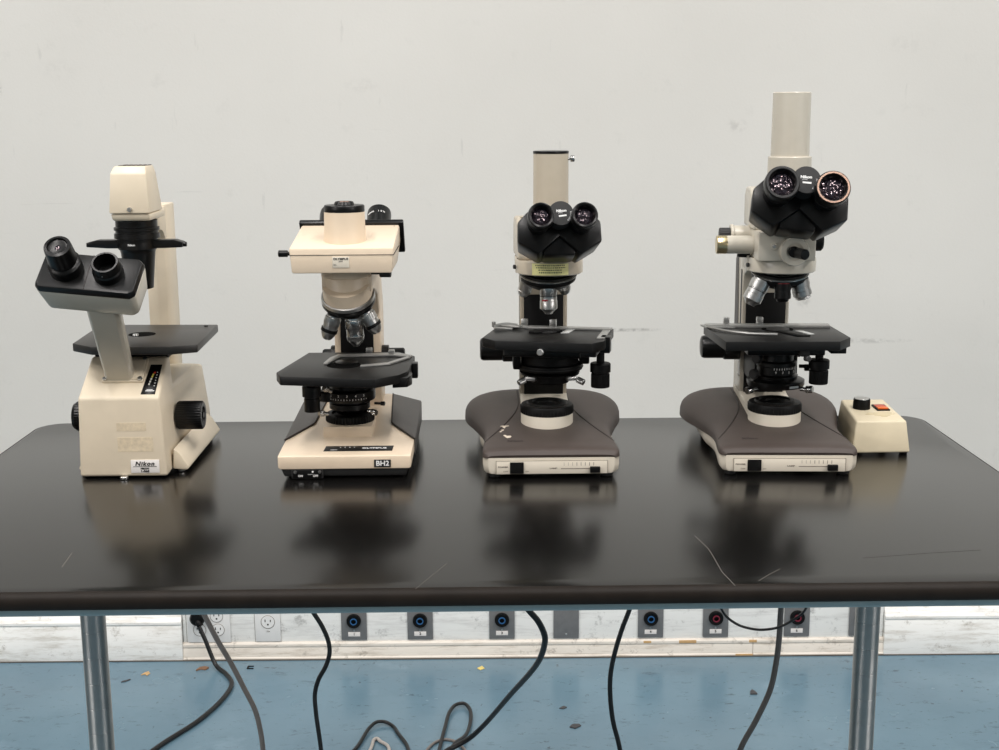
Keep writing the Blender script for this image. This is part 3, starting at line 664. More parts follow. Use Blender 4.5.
B2(G().text('OLYMPUS', (-.1841, .4488, .2905), (1, 0, 0), (0, 0, 1), .0028, .0001, width=.0195).text('JAPAN', (-.1841, .4488, .2873), (1, 0, 0), (0, 0, 1), .0015, width=.005).text('No.', (-.1915, .4488, .2830), (1, 0, 0), (0, 0, 1), .0018, width=.004), 'lettering', 'ink', lbl)

# ------------------------------------------------------------------ microscopes 3 and 4: mauve-grey base
def interp(tab, y):
    for (a0, b0), (a1, b1) in zip(tab, tab[1:]):
        if y <= a1:
            t = (y-a0)/(a1-a0) if a1 > a0 else 0; return b0+(b1-b0)*t
    return tab[-1][1]
HW = [(-.121, .084), (-.117, .0895), (-.11, .0912), (-.08, .0905), (-.05, .0885), (-.02, .0885), (.01, .092), (.04, .098), (.07, .1045), (.10, .112), (.13, .1165), (.155, .1165), (.175, .1115), (.19, .100), (.2, .082), (.206, .062)]
ZT = [(-.121, .0325), (-.118, .0372), (-.11, .0400), (-.09, .0415), (-.06, .0440), (-.03, .0472), (0, .0500), (.05, .0530), (.10, .0560), (.15, .0580), (.18, .0580), (.195, .0545), (.206, .044)]
ZBT = [(-.121, .0282), (-.06, .0282), (.03, .0235), (.1, .0215), (.206, .0215)]
ZB = .0282
def smooth_tab(tab):
    return [(p.x, p.y) for p in smooth([(a, b, 0) for a, b in tab], 4)]
HWs, ZTs = smooth_tab(HW), smooth_tab(ZT)
def cover_z(x, y):
    w = interp(HWs, y); s = min(1, abs(x)/w); ex = 3.4 if y > 0 else 3.4+2.3*min(1, -y/.12); zb = interp(ZBT, y)
    return zb+(interp(ZTs, y)-zb)*(1-s**ex)**(1/ex)

def labophot(t, V):
    def P(g, name, m, parent=t, **k): return g.build(name, m, parent, **k)
    # lower shell
    sw_ = lambda y: min(interp(HWs, y), .0912+max(0, y+.11)*.03)
    outline = lambda ins: [(sw_(y)-ins, y) for y in ys]+[(-sw_(y)+ins, y) for y in reversed(ys)]
    ys = [-.121+.322*k/40 for k in range(41)]
    def ring(ins, z): return [(x, y*(1-ins*3)+(.0), z) for x, y in outline(ins)]
    P(G().loft([ring(.010, .0055), ring(.004, .0068), ring(.0012, .0105), ring(.0002, .018), ring(.0002, .0285 if V else 0)]), 'base', 'shell', sharp=40)
    # cover
    rows = [-.1215, -.1205, -.119, -.117, -.114, -.110, -.104]+[-.097+.0085*k for k in range(35)]+[.197, .2, .203, .205, .206]
    rows = sorted(set(y for y in rows if y <= .206)); S = [math.sin(PI/2*(-1+2*k/32)) for k in range(33)]
    g = G(); bm = bmesh.new(); vs = []
    for y in rows:
        w = interp(HWs, max(-.121, min(.206, y)))
        vs.append([bm.verts.new((w*s*1.004, y, cover_z(w*s, max(-.121, min(.206, y))))) for s in S])
    for a_, b_ in zip(vs, vs[1:]):
        for i in range(32): bm.faces.new((a_[i], a_[i+1], b_[i+1], b_[i]))
    rim = [r[-1] for r in vs[1:]]+vs[-1][-2::-1]+[r[0] for r in vs[-2::-1]]+vs[0][1:]
    lowr = [bm.verts.new((v.co.x*.985, v.co.y*.985, interp(ZBT, v.co.y)-.0005)) for v in rim]
    for i in range(len(rim)):
        j = (i+1) % len(rim); bm.faces.new((rim[i], rim[j], lowr[j], lowr[i]))
    bm.faces.new(lowr)
    g.put(bm)
    cov = P(g, 'base_cover', 'mauve', sharp=60)
    for sg in (-1, 1):
        pts = [(sg*x, y) for x, y in ((.0375, .17), (.0375, .12), (.0385, .085), (.042, .055), (.049, .025), (.058, -.003), (.069, -.032), (.079, -.054), (.0872, -.070))]
        P(G().tube([(x, y, cover_z(x, y)+.0001) for x, y in pts], .0010, 6), 'cover_seam', 'seam', cov)
    tx = G()
    tx.text('Nikon', (-.047, -.083, cover_z(-.047, -.083)+.0002), (1, 0, .0), (0, 1, .16), .0065, .0002, width=.021)
    P(tx, 'lettering', 'seam', cov)
    if V == 3:
        ch = G()
        for x, y, w, h, a in ((-.0555, -.064, .009, .007, .5), (-.0605, -.058, .004, .004, .2), (-.063, -.034, .005, .003, .9), (-.066, -.040, .003, .003, 0), (-.061, -.021, .004, .010, .4), (-.057, -.018, .006, .003, .3), (-.064, -.017, .003, .004, .3)):
            z = cover_z(x, y); ch.box((x, y, z-.0003), (w, h, .0016), .0004, rot=(.16, .05, a))
        P(ch, 'paint_chip', 'beigewhite', cov)
    ft = G()
    for x in (-.075, .075):
        P(G().cyl(.0085, (x, -.106, 0), (0, 0, 1), .0075, .0015, 24), 'rubber_foot', 'rubber'); P(G().cyl(.0095, (x, .15, 0), (0, 0, 1), .0095, .0015, 24), 'rubber_foot', 'rubber')
    # front controls
    yF = -.1215
    pan = P(G().span((-.0735, yF-.0004, .0068), (.0745, yF+.004, .0248), .0003), 'control_panel', 'shell')
    ol = G()
    for a_, b_ in (((-.0735, .0245), (.0745, .0250)), ((-.0738, .0066), (-.0733, .0250)), ((.0742, .0066), (.0747, .0250))): ol.span((a_[0], yF-.0006, a_[1]), (b_[0], yF, b_[1]))
    ol.text('POWER', (-.0645, yF-.0005, .0165), (1, 0, 0), (0, 0, 1), .0019, .0001, width=.0135)
    ol.text('OFF', (-.0610, yF-.0005, .0103), (1, 0, 0), (0, 0, 1), .0018, width=.006).text('ON', (-.0325, yF-.0005, .0103), (1, 0, 0), (0, 0, 1), .0018, width=.004)
    ol.text('LAMP', (.0025, yF-.0005, .0143), (1, 0, 0), (0, 0, 1), .0018, .0001, width=.010)
    ol.span((.0125, yF-.0006, .0132), (.062, yF, .0142))
    for k in range(8): ol.span((.0165+k*.0056, yF-.0006, .0176), (.0165+k*.0056+(.0004 if k < 3 else .0007), yF, .0222))
    P(ol, 'panel_marking', 'greyink', pan)
    sw = P(G().span((-.0553, yF-.0022, .0075), (-.0370, yF+.002, .0230), .0006), 'power_switch', 'matte', pan)
    P(G().prism([(yF-.0022, .0088), (yF-.0042, .0088), (yF-.0028, .015), (yF-.0022, .0215)], -.0535, -.0388, 'x', .0003), 'rocker', 'black', sw)
    sd = .051 if V == 3 else .0505
    P(G().span((sd, yF-.005, .0085), (sd+.0135, yF+.001, .0165), .0008), 'lamp_slider', 'matte', pan)
    # field lens
    P(G().lathe([(0, .035), (.0368, .035), (.0368, .0615), (.036, .063), (0, .063)], (0, 0, 0), (0, 0, 1), 56), 'lens_mount', 'shell')
    P(G().prism([(.0, .0615), (.0, .040), (.16, .050), (.16, .07), (.10, .0685), (.09, .0665), (.03, .0625)], -.0345, .0345, 'x', .0015), 'arm_foot', 'shell')
    fl = P(G().lathe([(0, .0625), (.0355, .0625), (.0377, .064), (.0377, .073), (.0358, .0755), (.0290, .0762), (.027, .0785), (.0215, .0788), (.0200, .077), (.0135, .0768), (.0125, .0745), (0, .0755)], (0, 0, 0), (0, 0, 1), 100, (.0640, .0740, .0011)), 'field_lens', 'matte')
    dots = G()
    for k in range(26):
        a_ = R(-150+k*4.8); dots.box((.0325*math.cos(a_), .0325*math.sin(a_), .0762), (.0006, .0006, .0004))
    P(dots, 'scale_marking', 'greyink', fl)
    # arm
    x0 = .034
    arm = P(G().prism([(.101, .06), (.165, .06), (.165, .225), (.140, .279), (.0, .279), (.0, .262), (.060, .257), (.094, .244), (.101, .222)], -x0-.0005, x0+.0005, 'x', .0025, seg=3), 'arm', 'beige' if V == 3 else 'greybeige')
    P(G().span((-.0290, .0972, .0655), (.0290, .104, .2165), .001), 'arm_front_panel', 'matte', arm)
    P(G().span((-.0350, .106, .09), (-.0343, .116, .25)).span((.0343, .106, .09), (.0350, .116, .25)), 'arm_groove', 'rubber', arm)
    if V == 4:
        P(G().prism([(.125, .115), (.166, .115), (.166, .26), (.145, .279)], -x0-.0015, -x0+.001, 'x', .0005), 'arm_side_plate', 'charcoal', arm)
        P(G().span((-x0-.0012, .104, .092), (-x0+.001, .122, .116), .0002), 'arm_sticker', 'white', arm)
        P(G().cyl(.012, (-x0-.0035, .118, .126), (1, 0, 0), .004, .001, 28), 'torque_ring', 'matte', arm)
    # collar and nosepiece
    P(G().lathe([(0, .2605), (.0435, .2605), (.0458, .262), (.0462, .278), (.0450, .2800), (0, .2800)], (0.003, 0, 0), (0, 0, 1), 64).span((-.0435, 0, .2605), (.0495, .055, .2800), .001), 'head_mount', 'beige' if V == 3 else 'greybeige')
    P(G().cyl(.003, (-.0435, -.008, .270), (-1, -.25, 0), .0035, .0004, 14), 'clamp_screw', 'rubber')
    nz = Vector((0, .26, -1)).normalized(); cn_ = Vector((.002, .010, .2535))
    nos = P(G().lathe([(0, -.010), (.0375, -.010), (.0395, -.004), (.0385, .001), (.030, .0085), (.022, .013), (0, .0145)], cn_, nz, 56), 'nosepiece', 'matte')
    P(G().lathe([(.030, -.0102), (.036, -.0085), (.0402, -.0062), (.0402, -.0052), (.030, -.0052)], cn_, nz, 56), 'nosepiece_ring', 'satin', nos)
    Bp = lambda g, name, m, parent: P(g, name, m, parent)
    if V == 3:
        objective(G(), Vector((.001, -.012, .2475)), (.02, 0, -1), .0425, .0122, ((.40, .415, 'matte', 1.0),), 'satin', nos, B=Bp, tip=.5, barrel=True)
        P(G().box((-.004, -.0234, .2250), (.008, .0012, .0022), .0003), 'lens_marking', 'redring', nos)
        objective(G(), Vector((-.026, .012, .249)), (-.28, .45, -.9), .026, .0100, (), 'satin', nos, B=Bp, tip=.7)
        objective(G(), Vector((.022, .028, .249)), (.25, .5, -.85), .026, .0095, (), 'satin', nos, B=Bp, tip=.7)
    else:
        objective(G(), Vector((-.0255, -.010, .2490)), (-.48, -.10, -.95), .0375, .0135, ((.40, .42, 'matte', .96),), 'satin', nos, B=Bp, tip=.6, barrel=True)
        objective(G(), Vector((.0015, -.020, .2470)), (0, -.06, -1), .0265, .0115, ((.03, .055, 'redring', .95),), 'black', nos, B=Bp, tip=.7, barrel=True)
        objective(G(), Vector((.0265, -.002, .2500)), (.28, .06, -.95), .0290, .0132, (), 'satin', nos, B=Bp, tip=.85, barrel=True)
    # focus knobs
    P(G().lathe([(0, 0), (.0190, 0), (.0190, .022), (.018, .0235), (.0170, .0240), (.0170, .052), (.0155, .0555), (.012, .057), (0, .057)], (-x0-.003, .100, .136), (-1, 0, 0), 60), 'focus_knob', 'black')
    P(G().lathe([(0, 0), (.0165, 0), (.0165, .018), (.0155, .019), (0, .019)], (x0, .100, .137), (1, 0, 0), 60), 'focus_knob', 'black')
    # stage
    th = R(-12.5) if V == 3 else R(0)
    sm_ = Matrix.Rotation(th, 4, 'Z'); SG = lambda: G(sm_)
    if V == 3: poly = [(-.056, -.087), (.075, -.088), (.0885, -.0640), (.0890, .037), (-.077, .037), (-.078, -.0665)]
    else: poly = [(-.0855, -.1010), (.0655, -.0990), (.0860, -.0680), (.0800, .0390), (-.0985, .0340)]
    stage = P(SG().prism(poly, .166, .1785, bev=.0009), 'stage', 'stage')
    P(SG().span((-.050, -.06, .152), (.055, .03, .1665), .002).span((-.03, -.0, .14), (.03, .110, .166), .002).span((.058, -.078, .158), (.079, .02, .1665), .001), 'stage_carrier', 'black', stage)
    P(SG().cyl(.022, (0, 0, .1783), (0, 0, 1), .0005, .0001, 40), 'stage_hole_disc', 'void', stage)  # no hole cut here: its shade is the disc's black colour
    P(SG().lathe([(.016, 0), (.016, .0022), (.012, .003), (0, .003)], (0, -.004, .178), (0, 0, 1), 32), 'condenser_top', 'rubber', stage)
    if V == 3:
        P(SG().span((-.052, .016, .1785), (.088, .030, .1815), .0006).span((.076, -.05, .1785), (.087, .018, .1800), .0005), 'slide_holder', 'slidemetal', stage)
        P(SG().span((-.041, .021, .181), (-.032, .029, .1915), .0008), 'clip_post', 'satin', stage); P(SG().span((.000, .021, .181), (.009, .029, .1915), .0008), 'clip_post', 'satin', stage)
        P(SG().tube([(-.078, .008, .182), (-.062, .016, .184), (-.046, .020, .182)], .0028, 8).box((-.062, -.004, .1815), (.026, .008, .003), .001, (0, .1, .5)).box((-.052, .010, .183), (.03, .010, .003), .001, (0, 0, -.3)).cyl(.0028, (-.078, .01, .181), (0, 0, 1), .0075, .0005, 14), 'slide_clip', 'slidemetal', stage)
        P(SG().prism([(-.022, -.022), (-.002, -.003), (.018, .004), (.02, -.006), (.004, -.014), (-.012, -.026)], .1785, .1825, bev=.0006), 'slide_finger', 'matte', stage)
        P(SG().prism([(.022, -.017), (.033, -.015), (.037, .016), (.026, .016)], .1785, .1800, bev=.0003), 'glass_slide', 'frosted', stage)
        P(SG().cyl(.0045, (.0065, -.0875, .1650), (0, -1, .1), .008, .0008, 20), 'stage_clamp_screw', 'satin', stage)
        P(SG().span((.080, -.045, .158), (.0935, -.025, .180), .0012), 'stage_bracket', 'black', stage)
        kx, ky, z0 = .0725, -.028, .1045
    else:
        P(SG().span((-.098, .012, .1785), (.076, .028, .1825), .0006).prism([(-.104, .028), (-.078, .030), (-.058, .006), (-.098, .006)], .1785, .181, bev=.0005), 'slide_holder', 'slidemetal', stage)
        P(SG().tube([(-.096, .006, .181), (-.075, -.028, .181), (-.045, -.050, .181), (-.010, -.057, .181)], .0018, 8), 'slide_clip', 'slidemetal', stage)
        P(SG().span((-.0255, .020, .182), (-.0165, .028, .1925), .0008), 'clip_post', 'satin', stage); P(SG().span((-.072, .020, .182), (-.064, .028, .1915), .0008), 'clip_post', 'satin', stage)
        P(SG().prism([(-.006, -.022), (.012, -.020), (.034, -.060), (.016, -.062)], .1785, .1805, bev=.0004), 'slide_finger', 'matte', stage)
        P(SG().prism([(.022, -.016), (.032, -.016), (.042, -.046), (.034, -.046)], .1785, .1798, bev=.0003), 'glass_slide', 'frosted', stage)
        P(SG().cyl(.0038, (.0225, -.090, .154), (.25, -1, .1), .010, .0008, 20).span((.016, -.09, .156), (.028, -.05, .166), .001), 'stage_clamp_screw', 'rubber', stage)
        P(SG().span((.066, -.052, .1585), (.085, -.035, .168), .001), 'stage_bracket', 'black', stage)
        kx, ky, z0 = .0535, -.030, .1075
    P(G().lathe([(0, z0), (.0125, z0), (.0130, z0+.0012), (.0130, z0+.0185), (.0118, z0+.0195), (.0118, z0+.0205), (.0142, z0+.0215), (.0142, z0+.0325), (.013, z0+.034), (.0055, z0+.035), (.0055, z0+.062), (0, z0+.062)], (kx, ky, 0), (0, 0, 1), 72, (z0+.001, z0+.019, .0006)), 'stage_drive_knob', 'matte', stage)
    # condenser
    if V == 3:
        cond = P(G().lathe([(0, .107), (.026, .107), (.0275, .109), (.0275, .118), (.041, .119), (.042, .122), (.036, .1245), (.0455, .1265), (.0465, .1300), (.0455, .134), (.040, .1355), (.040, .150), (.0465, .151), (.0465, .1555), (0, .1555)], (.004, .0, 0), (0, 0, 1), 64), 'condenser', 'matte')
        for sg in (-1, 1):
            P(G().box((.004+sg*.028, -.036, .1185), (.015, .008, .0055), .001, (0, 0, sg*.35)).cyl(.0045, (.004+sg*.036, -.034, .1165), (sg*.8, -.45, -.3), .011, .0007, 28, .0004), 'centring_screw', 'satin', cond)
        P(G().lathe([(.0425, .1290), (.0470, .1295), (.0470, .1303), (.0425, .1308)], (.004, 0, 0), (0, 0, 1), 64), 'condenser_ring', 'rubber', cond)
        P(G().span((.045, -.02, .135), (.058, .01, .155), .002).span((-.048, -.02, .128), (-.038, .02, .155), .002), 'condenser_mount', 'matte', cond)
    else:
        cond = P(G().lathe([(0, .098), (.030, .098), (.0385, .099), (.040, .102), (.040, .108), (.036, .110), (.030, .111), (.0305, .115), (.0275, .117), (.0275, .128), (.0285, .129), (.0285, .134), (.024, .136), (.024, .152), (0, .152)], (.0, .0, 0), (0, 0, 1), 64), 'condenser', 'black')
        mk = G()
        for k in range(10):
            a_ = R(-105+k*7.5); mk.box((.0276*math.cos(a_), .0276*math.sin(a_), .1265), (.0008, .0005, .0026), rot=(0, 0, a_+PI/2))
        for k, chh in enumerate('9753'):
            a_ = R(-100+k*20); d = Vector((math.cos(a_), math.sin(a_), 0)); mk.text(chh, Vector((0, 0, .1215))+d*.0277, (-d.y, d.x, 0), (0, 0, 1), .0034)
        P(mk, 'scale_marking', 'white', cond)
        for sg, zz in ((-1, .0985), (1, .0985)):
            P(G().cyl(.003, (sg*.030, -.024, zz), (sg*.85, -.5, 0), .010, .0005, 16).cyl(.0052, (sg*.0375, -.0285, zz), (sg*.85, -.5, sg*.12), .0095, .0007, 28, .0005), 'centring_screw', 'chrome', cond)
        P(G().cyl(.0026, (.03, -.01, .128), (1, -.25, .02), .018, .0005, 14).span((.037, -.016, .122), (.044, -.010, .131), .001), 'iris_lever', 'matte', cond)
        P(G().cyl(.007, (-.026, -.016, .140), (-.6, -.6, .1), .010, .001, 24, .0004).cyl(.007, (-.030, -.012, .118), (-.6, -.6, 0), .008, .001, 24, .0004), 'filter_knob', 'rubber', cond)
        P(G().span((-.030, -.0, .097), (.030, .10, .150), .002), 'condenser_mount', 'matte', cond)
        P(G().box((.0185, -.0385, .1035), (.015, .001, .003), 0, (0, 0, .48)), 'iris_mark', 'satin', cond)
    # head
    dz = 0. if V == 3 else .0385
    if V == 4:
        iu = P(G().span((-.0385, -.050, .2795), (.0385, .06, .3185), .002), 'illuminator_housing', 'greybeige')
        fx = .0085
        P(G().lathe([(0, 0), (.0195, 0), (.0195, .010), (.0185, .0115), (.0115, .0120), (.0115, .010), (0, .010)], (fx, -.050, .2935), (0, -1, 0), 48), 'turret_disc', 'greybeige', iu)
        P(G().cyl(.0075, (fx-.002, -.060, .2935), (0, -1, 0), .008, .001, 28).cyl(.0072, (fx+.001, -.062, .2925), (.45, -1, -.05), .022, .0012, 28), 'turret_lever', 'black', iu)
        P(G().cyl(.0052, (-.0175, -.0500, .2995), (0, -1, 0), .0012, .0004, 20), 'screw_boss', 'greybeige', iu)
        P(G().lathe([(0, 0), (.0026, 0), (.002, .0014), (0, .0016)], (-.0175, -.0510, .2995), (0, -1, 0), 14), 'housing_screw', 'satin', iu)
        P(G().lathe([(0, 0), (.0115, 0), (.0125, .001), (.0125, .036), (.0122, .037), (0, .037)], (-.038, -.004, .2975), (-1, 0, 0), 44), 'side_tube', 'greybeige', iu)
        P(G().lathe([(0, 0), (.0120, 0), (.0126, .001), (.0126, .0138), (.0118, .0148), (0, .0148)], (-.0740, -.004, .2975), (-1, 0, 0), 44), 'tube_end_cap', 'brass', iu)
        P(G().lathe([(0, 0), (.0125, 0), (.0125, .027), (0, .027)], (-.036, .030, .3085), (-1, 0, 0), 40).cyl(.0145, (-.061, .03, .3085), (-1, 0, 0), .0045, .001, 36), 'side_tube', 'greybeige', iu)
        P(G().cyl(.0095, (-.065, .03, .3085), (-1, 0, 0), .0155, .001, 40, .0005), 'tube_end_knob', 'rubber', iu)
        P(G().cyl(.0095, (-.046, .025, .2835), (0, 0, -1), .006, .001, 28), 'filter_slot', 'matte', iu)
        P(G().lathe([(0, 0), (.0125, 0), (.0145, .002), (.0145, .016), (.012, .0185), (0, .0185)], (.042, .015, .3010), (1, 0, 0), 40), 'side_knob', 'matte', iu)
    ha = R(3.) if V == 3 else R(-1.0)
    hm = Matrix.Rotation(ha, 4, 'Z'); HG = lambda m_=None: G(hm @ (m_ or Matrix()))
    cr = 'beige' if V == 3 else 'greybeige'
    b0 = .2795+dz
    hw = .041
    head = P(HG().prism([(-.018, b0), (-.018, b0+.010), (.005, b0+.048), (.025, b0+.056), (.062, b0+.056), (.076, b0+.045), (.076, b0)], -hw, hw, 'x', .004, seg=3), 'head', cr)
    if V == 3:
        P(HG().cyl(.0045, (-.0305, .025, b0+.056), (0, 0, 1), .0012, .0004, 20), 'screw_cover', cr, head)
        P(HG().lathe([(0, .325), (.0246, .325), (.0243, .4225), (0, .4225)], (.0072, .02, 0), (0, 0, 1), 56), 'phototube', cr, head)
        P(HG().lathe([(0, .4225), (.0240, .4225), (.0247, .4228), (.0247, .4255), (.0240, .4262), (0, .4262)], (.0072, .02, 0), (0, 0, 1), 56), 'tube_cap', 'black', head)
        P(HG().cyl(.002, (.0300, .014, .4155), (1, 0, 0), .006, .0003, 12).cyl(.0044, (.0335, .014, .4155), (1, 0, 0), .0055, .0006, 24, .0004), 'tube_screw', 'chrome', head)
    else:
        P(HG().lathe([(0, .36), (.0298, .36), (.0296, .4155), (.0288, .4165), (.0262, .4168), (.0256, .502), (.0248, .5030), (.0235, .5030), (.0230, .495), (0, .495)], (.0120, .022, 0), (0, 0, 1), 56), 'phototube', cr, head)
    n = Vector((0, -math.cos(R(20)), math.sin(R(20))))
    ez = .350 if V == 3 else .3865
    ey_ = -.130 if V == 3 else -.142
    roll = 0. if V == 3 else R(-6)
    bfm = frame((.0070 if V == 3 else .0083, ey_, ez), n, (1, 0, 0)) @ Matrix.Rotation(roll, 4, 'Z')
    hs = .0280 if V == 3 else .0318
    k_ = .96 if V == 3 else 1.07
    el = .046 if V == 3 else .050
    dy_ = .0085 if V == 3 else .0135
    g = HG(bfm)
    wing = [(-.029, -.024), (0, -.041), (.031, -.015), (.031, .010), (.012, .019), (-.014, .019), (-.028, .004)]
    for sg in (-1, 1):
        w = [(sg*hs-sg*x*k_, y*k_) for x, y in wing]
        w2 = [(sg*hs+(x-sg*hs)*1.0-sg*.004, y*1.02-.002) for x, y in w]
        g.prism(w2, -el-.048, -el, 'z', .003, pts2=w, seg=2)
    g.span((-.022*k_, -.041*k_, -el-.05), (.022*k_, .012*k_, -el-.006), .003)
    bb = P(g, 'binocular_body', 'black', head)
    P(HG(bfm).lathe([(0, -el-.02), (.016*k_, -el-.02), (.0172*k_, -.024), (.0165*k_, -.0225), (0, -.0225)], (0 if V == 3 else .0015, dy_, 0), (0, 0, 1), 56), 'scale_disc', 'rubber', head)
    tx = HG(bfm); zt = -.0223
    tx.text('Nikon', (.0005, dy_+.0033*k_, zt), (1, .06, 0), (-.06, 1, 0), .0034*k_, .0002, width=.0135*k_)
    tx.text('JAPAN', (-.001, dy_+.0003*k_, zt), (1, .06, 0), (-.06, 1, 0), .0015*k_, width=.006*k_)
    tx.box((.002, dy_-.0035*k_, zt), (.0105*k_, .0022*k_, .0003), rot=(0, 0, .12 if V == 3 else 0))
    for q_ in range(9):
        a_ = R(-48+q_*7); tx.box((.0135*k_*math.cos(a_), dy_+.0135*k_*math.sin(a_), zt), (.0022, .0005, .0003), rot=(0, 0, a_))
    P(tx, 'lettering', 'white', head)
    for sg in (-1, 1):
        r = .0172 if V == 3 else .0222
        prof = [(0, -el), (r*.80, -el), (r*.80, -el*.80), (r*.86, -el*.78), (r*.86, -el*.60), (r*.82, -el*.58), (r*.84, -el*.40), (r*.97, -el*.36), (r, -el*.30), (r, -.003), (r*.97, -.0005), (r*.90, 0), (r*.78, -.0008), (r*.70, -.004), (r*.68, -.010), (0, -.010)]
        ep = P(HG(bfm).lathe(prof, (sg*hs, 0, 0), (0, 0, 1), 56), 'eyepiece', 'black', head)
        rl = r*.69
        P(HG(bfm).lathe([(0, -.0095), (rl, -.0095), (rl*.75, -.0078), (rl*.4, -.0069), (0, -.0066)], (sg*hs, 0, 0), (0, 0, 1), 40), 'eyepiece_lens', 'lens', head)
        if V == 4:
            P(HG(bfm).lathe([(r*.80, -.0012), (r*.82, .0004), (r*.92, .0004), (r*.94, -.0012)], (sg*hs, 0, 0), (0, 0, 1), 48), 'eyepiece_rim', 'pink' if sg == 1 else 'rubber', head)
    if V == 3:
        # foil dealer label curved round the mount
        def foil(a0, a1, z0, z1, rad, nseg=14):
            inner = [(.003+rad*math.sin(R(a0+(a1-a0)*i/nseg)), -rad*math.cos(R(a0+(a1-a0)*i/nseg))) for i in range(nseg+1)]
            outer = [(.003+(rad-.0008)*math.sin(R(a0+(a1-a0)*i/nseg)), -(rad-.0008)*math.cos(R(a0+(a1-a0)*i/nseg))) for i in range(nseg, -1, -1)]
            return G().prism(inner+outer, z0, z1)
        fo = P(foil(-33, 31, .2622, .2780, .0465), 'foil_label', 'gold', sharp=60)
        lt = G()
        random.seed(3)
        for row, (z, a0, a1) in enumerate(((.2755, -27, 24), (.2725, -25, 25), (.2693, -21, 19), (.2660, -20, 18))):
            a_ = a0
            while a_ < a1:
                l = random.uniform(1.0, 2.2); h = .0013 if row < 3 else .0016
                d = R(a_+l/2); lt.box((.003+.0466*math.sin(d), -.0466*math.cos(d), z), (.0466*R(l), .0004, h), rot=(0, 0, d)); a_ += l+random.uniform(.9, 1.8)
        P(lt, 'label_print', 'ink', fo)

s3 = thing('upright_microscope', 'mauve-based upright microscope with chipped paint and a gold foil label below its eyepieces', 'microscope', (.0915, .53, T))
labophot(s3, 3)
s4 = thing('upright_microscope', 'tallest microscope, mauve-based, with large eyepieces, side tubes and no foil label', 'microscope', (.4140, .53, T), R(-2.7))
labophot(s4, 4)

# ------------------------------------------------------------------ lamp power box
pb = thing('power_supply', 'small yellowed cream power box with dial and orange rocker beside the tallest microscope', 'power supply', (.5630, .5685, T))
body = [[(-.0415, -.0560, .0025), (.0425, -.0545, .0025), (.046, .074, .0025), (-.0300, .074, .0025)],
        [(-.0350, -.0500, .0480), (.0365, -.0495, .0480), (.0395, .070, .0530), (-.0240, .070, .0530)]]
G().loft(body, .003, seg=3).build('housing', 'boxcream', pb)
for x, y in ((-.034, -.046), (.035, -.046), (.038, .055), (-.026, .055)): G().cyl(.006, (x, y, 0), (0, 0, 1), .004, .0008, 18).build('rubber_foot', 'matte', pb)
pnm = frame((.004, .007, .0506), (0, -.042, .999), (1, 0, 0))
kb = G(pnm).lathe([(0, 0), (.0125, 0), (.0120, .013), (.0112, .0145), (0, .0145)], (-.0120, .012, 0), (0, 0, 1), 60, (.0005, .0135, .0005)).build('dial', 'matte', pb)
G(pnm).cyl(.0105, (-.0120, .012, .0143), (0, 0, 1), .0007, .0002, 40).build('dial_face', 'satin', kb)
sw = G(pnm).span((.0065, -.004, -.001), (.0255, .026, .0018), .0005).build('rocker_switch', 'matte', pb)
G(pnm).prism([(.0, .0015), (.0, .004), (.011, .0030), (.011, .0015)], .0085, .0235, 'x', .0003, m=Matrix.Translation((0, -.002, 0))).build('rocker', 'orange', sw)
G(pnm).prism([(.0, .0015), (.0, .0030), (.0125, .0022), (.0125, .0015)], .0085, .0235, 'x', .0003, m=Matrix.Translation((0, .0105, 0))).build('rocker', 'orangered', sw)
ln = G(pnm)
for k, (x0_, x1_) in enumerate(((-.012, .024), (-.016, .026), (-.005, .018), (.003, .012))): ln.span((x0_, -.016-k*.0065, -.0004), (x1_, -.0154-k*.0065, .0003))
ln.build('panel_print', mat('faded_print', (188, 174, 134), .6), pb)

# ------------------------------------------------------------------ cords
def cord(pts, r, m, label, name='power_cable', cat='cable', grp=None):
    o_ = G().tube(pts, r, 10, 8).build(name, m); return tag(o_, label, cat, grp)
BK = D+.012            # just behind the table's rear edge
TZ = T+.0045
def off_table(x0, y0, x1, z1, r):
    """from behind a microscope over the rear edge and down to x1,z1"""
    return [(x0, y0, T+r), (x0+(x1-x0)*.3, .735, T+r+.001), (x0+(x1-x0)*.55, D-.004, T+r+.001), (x0+(x1-x0)*.7, D+.010, T-.006), (x0+(x1-x0)*.8, D+.018, T-.05)]
# black cord from the wall plug along the floor
PX, PZZ = -.7375, PZ-.003+.0725
PY = RY+.005+.0088*.7375
plg = thing('power_cable', 'black cord running from the wall plug across the blue floor', 'cable', (PX, PY, PZZ))
off = Vector((PX, PY, PZZ))
G().tube([Vector(p)-off for p in ((PX+.008, RY-.03, PZZ-.014), (PX+.022, RY-.035, PZZ-.045), (PX+.05, RY-.05, .012), (-.655, RY-.09, .006), (-.629, 1.765, .006), (-.632, 1.69, .006), (-.667, 1.567, .006), (-.7339, 1.433, .006), (-.80, 1.25, .006), (-.86, 1.05, .006))], .0055, 10, 8).build('cable', 'cable', plg)
G().lathe([(0, .0), (.0185, .0), (.0195, .002), (.0195, .018), (.0150, .024), (0, .026)], (0, -.0062, 0), (0, -1, 0), 40).tube([(0, -.020, -.004), (.004, -.028, -.008), (.009, -.030, -.017)], .0085, 12, 5).build('plug', 'matte', plg)
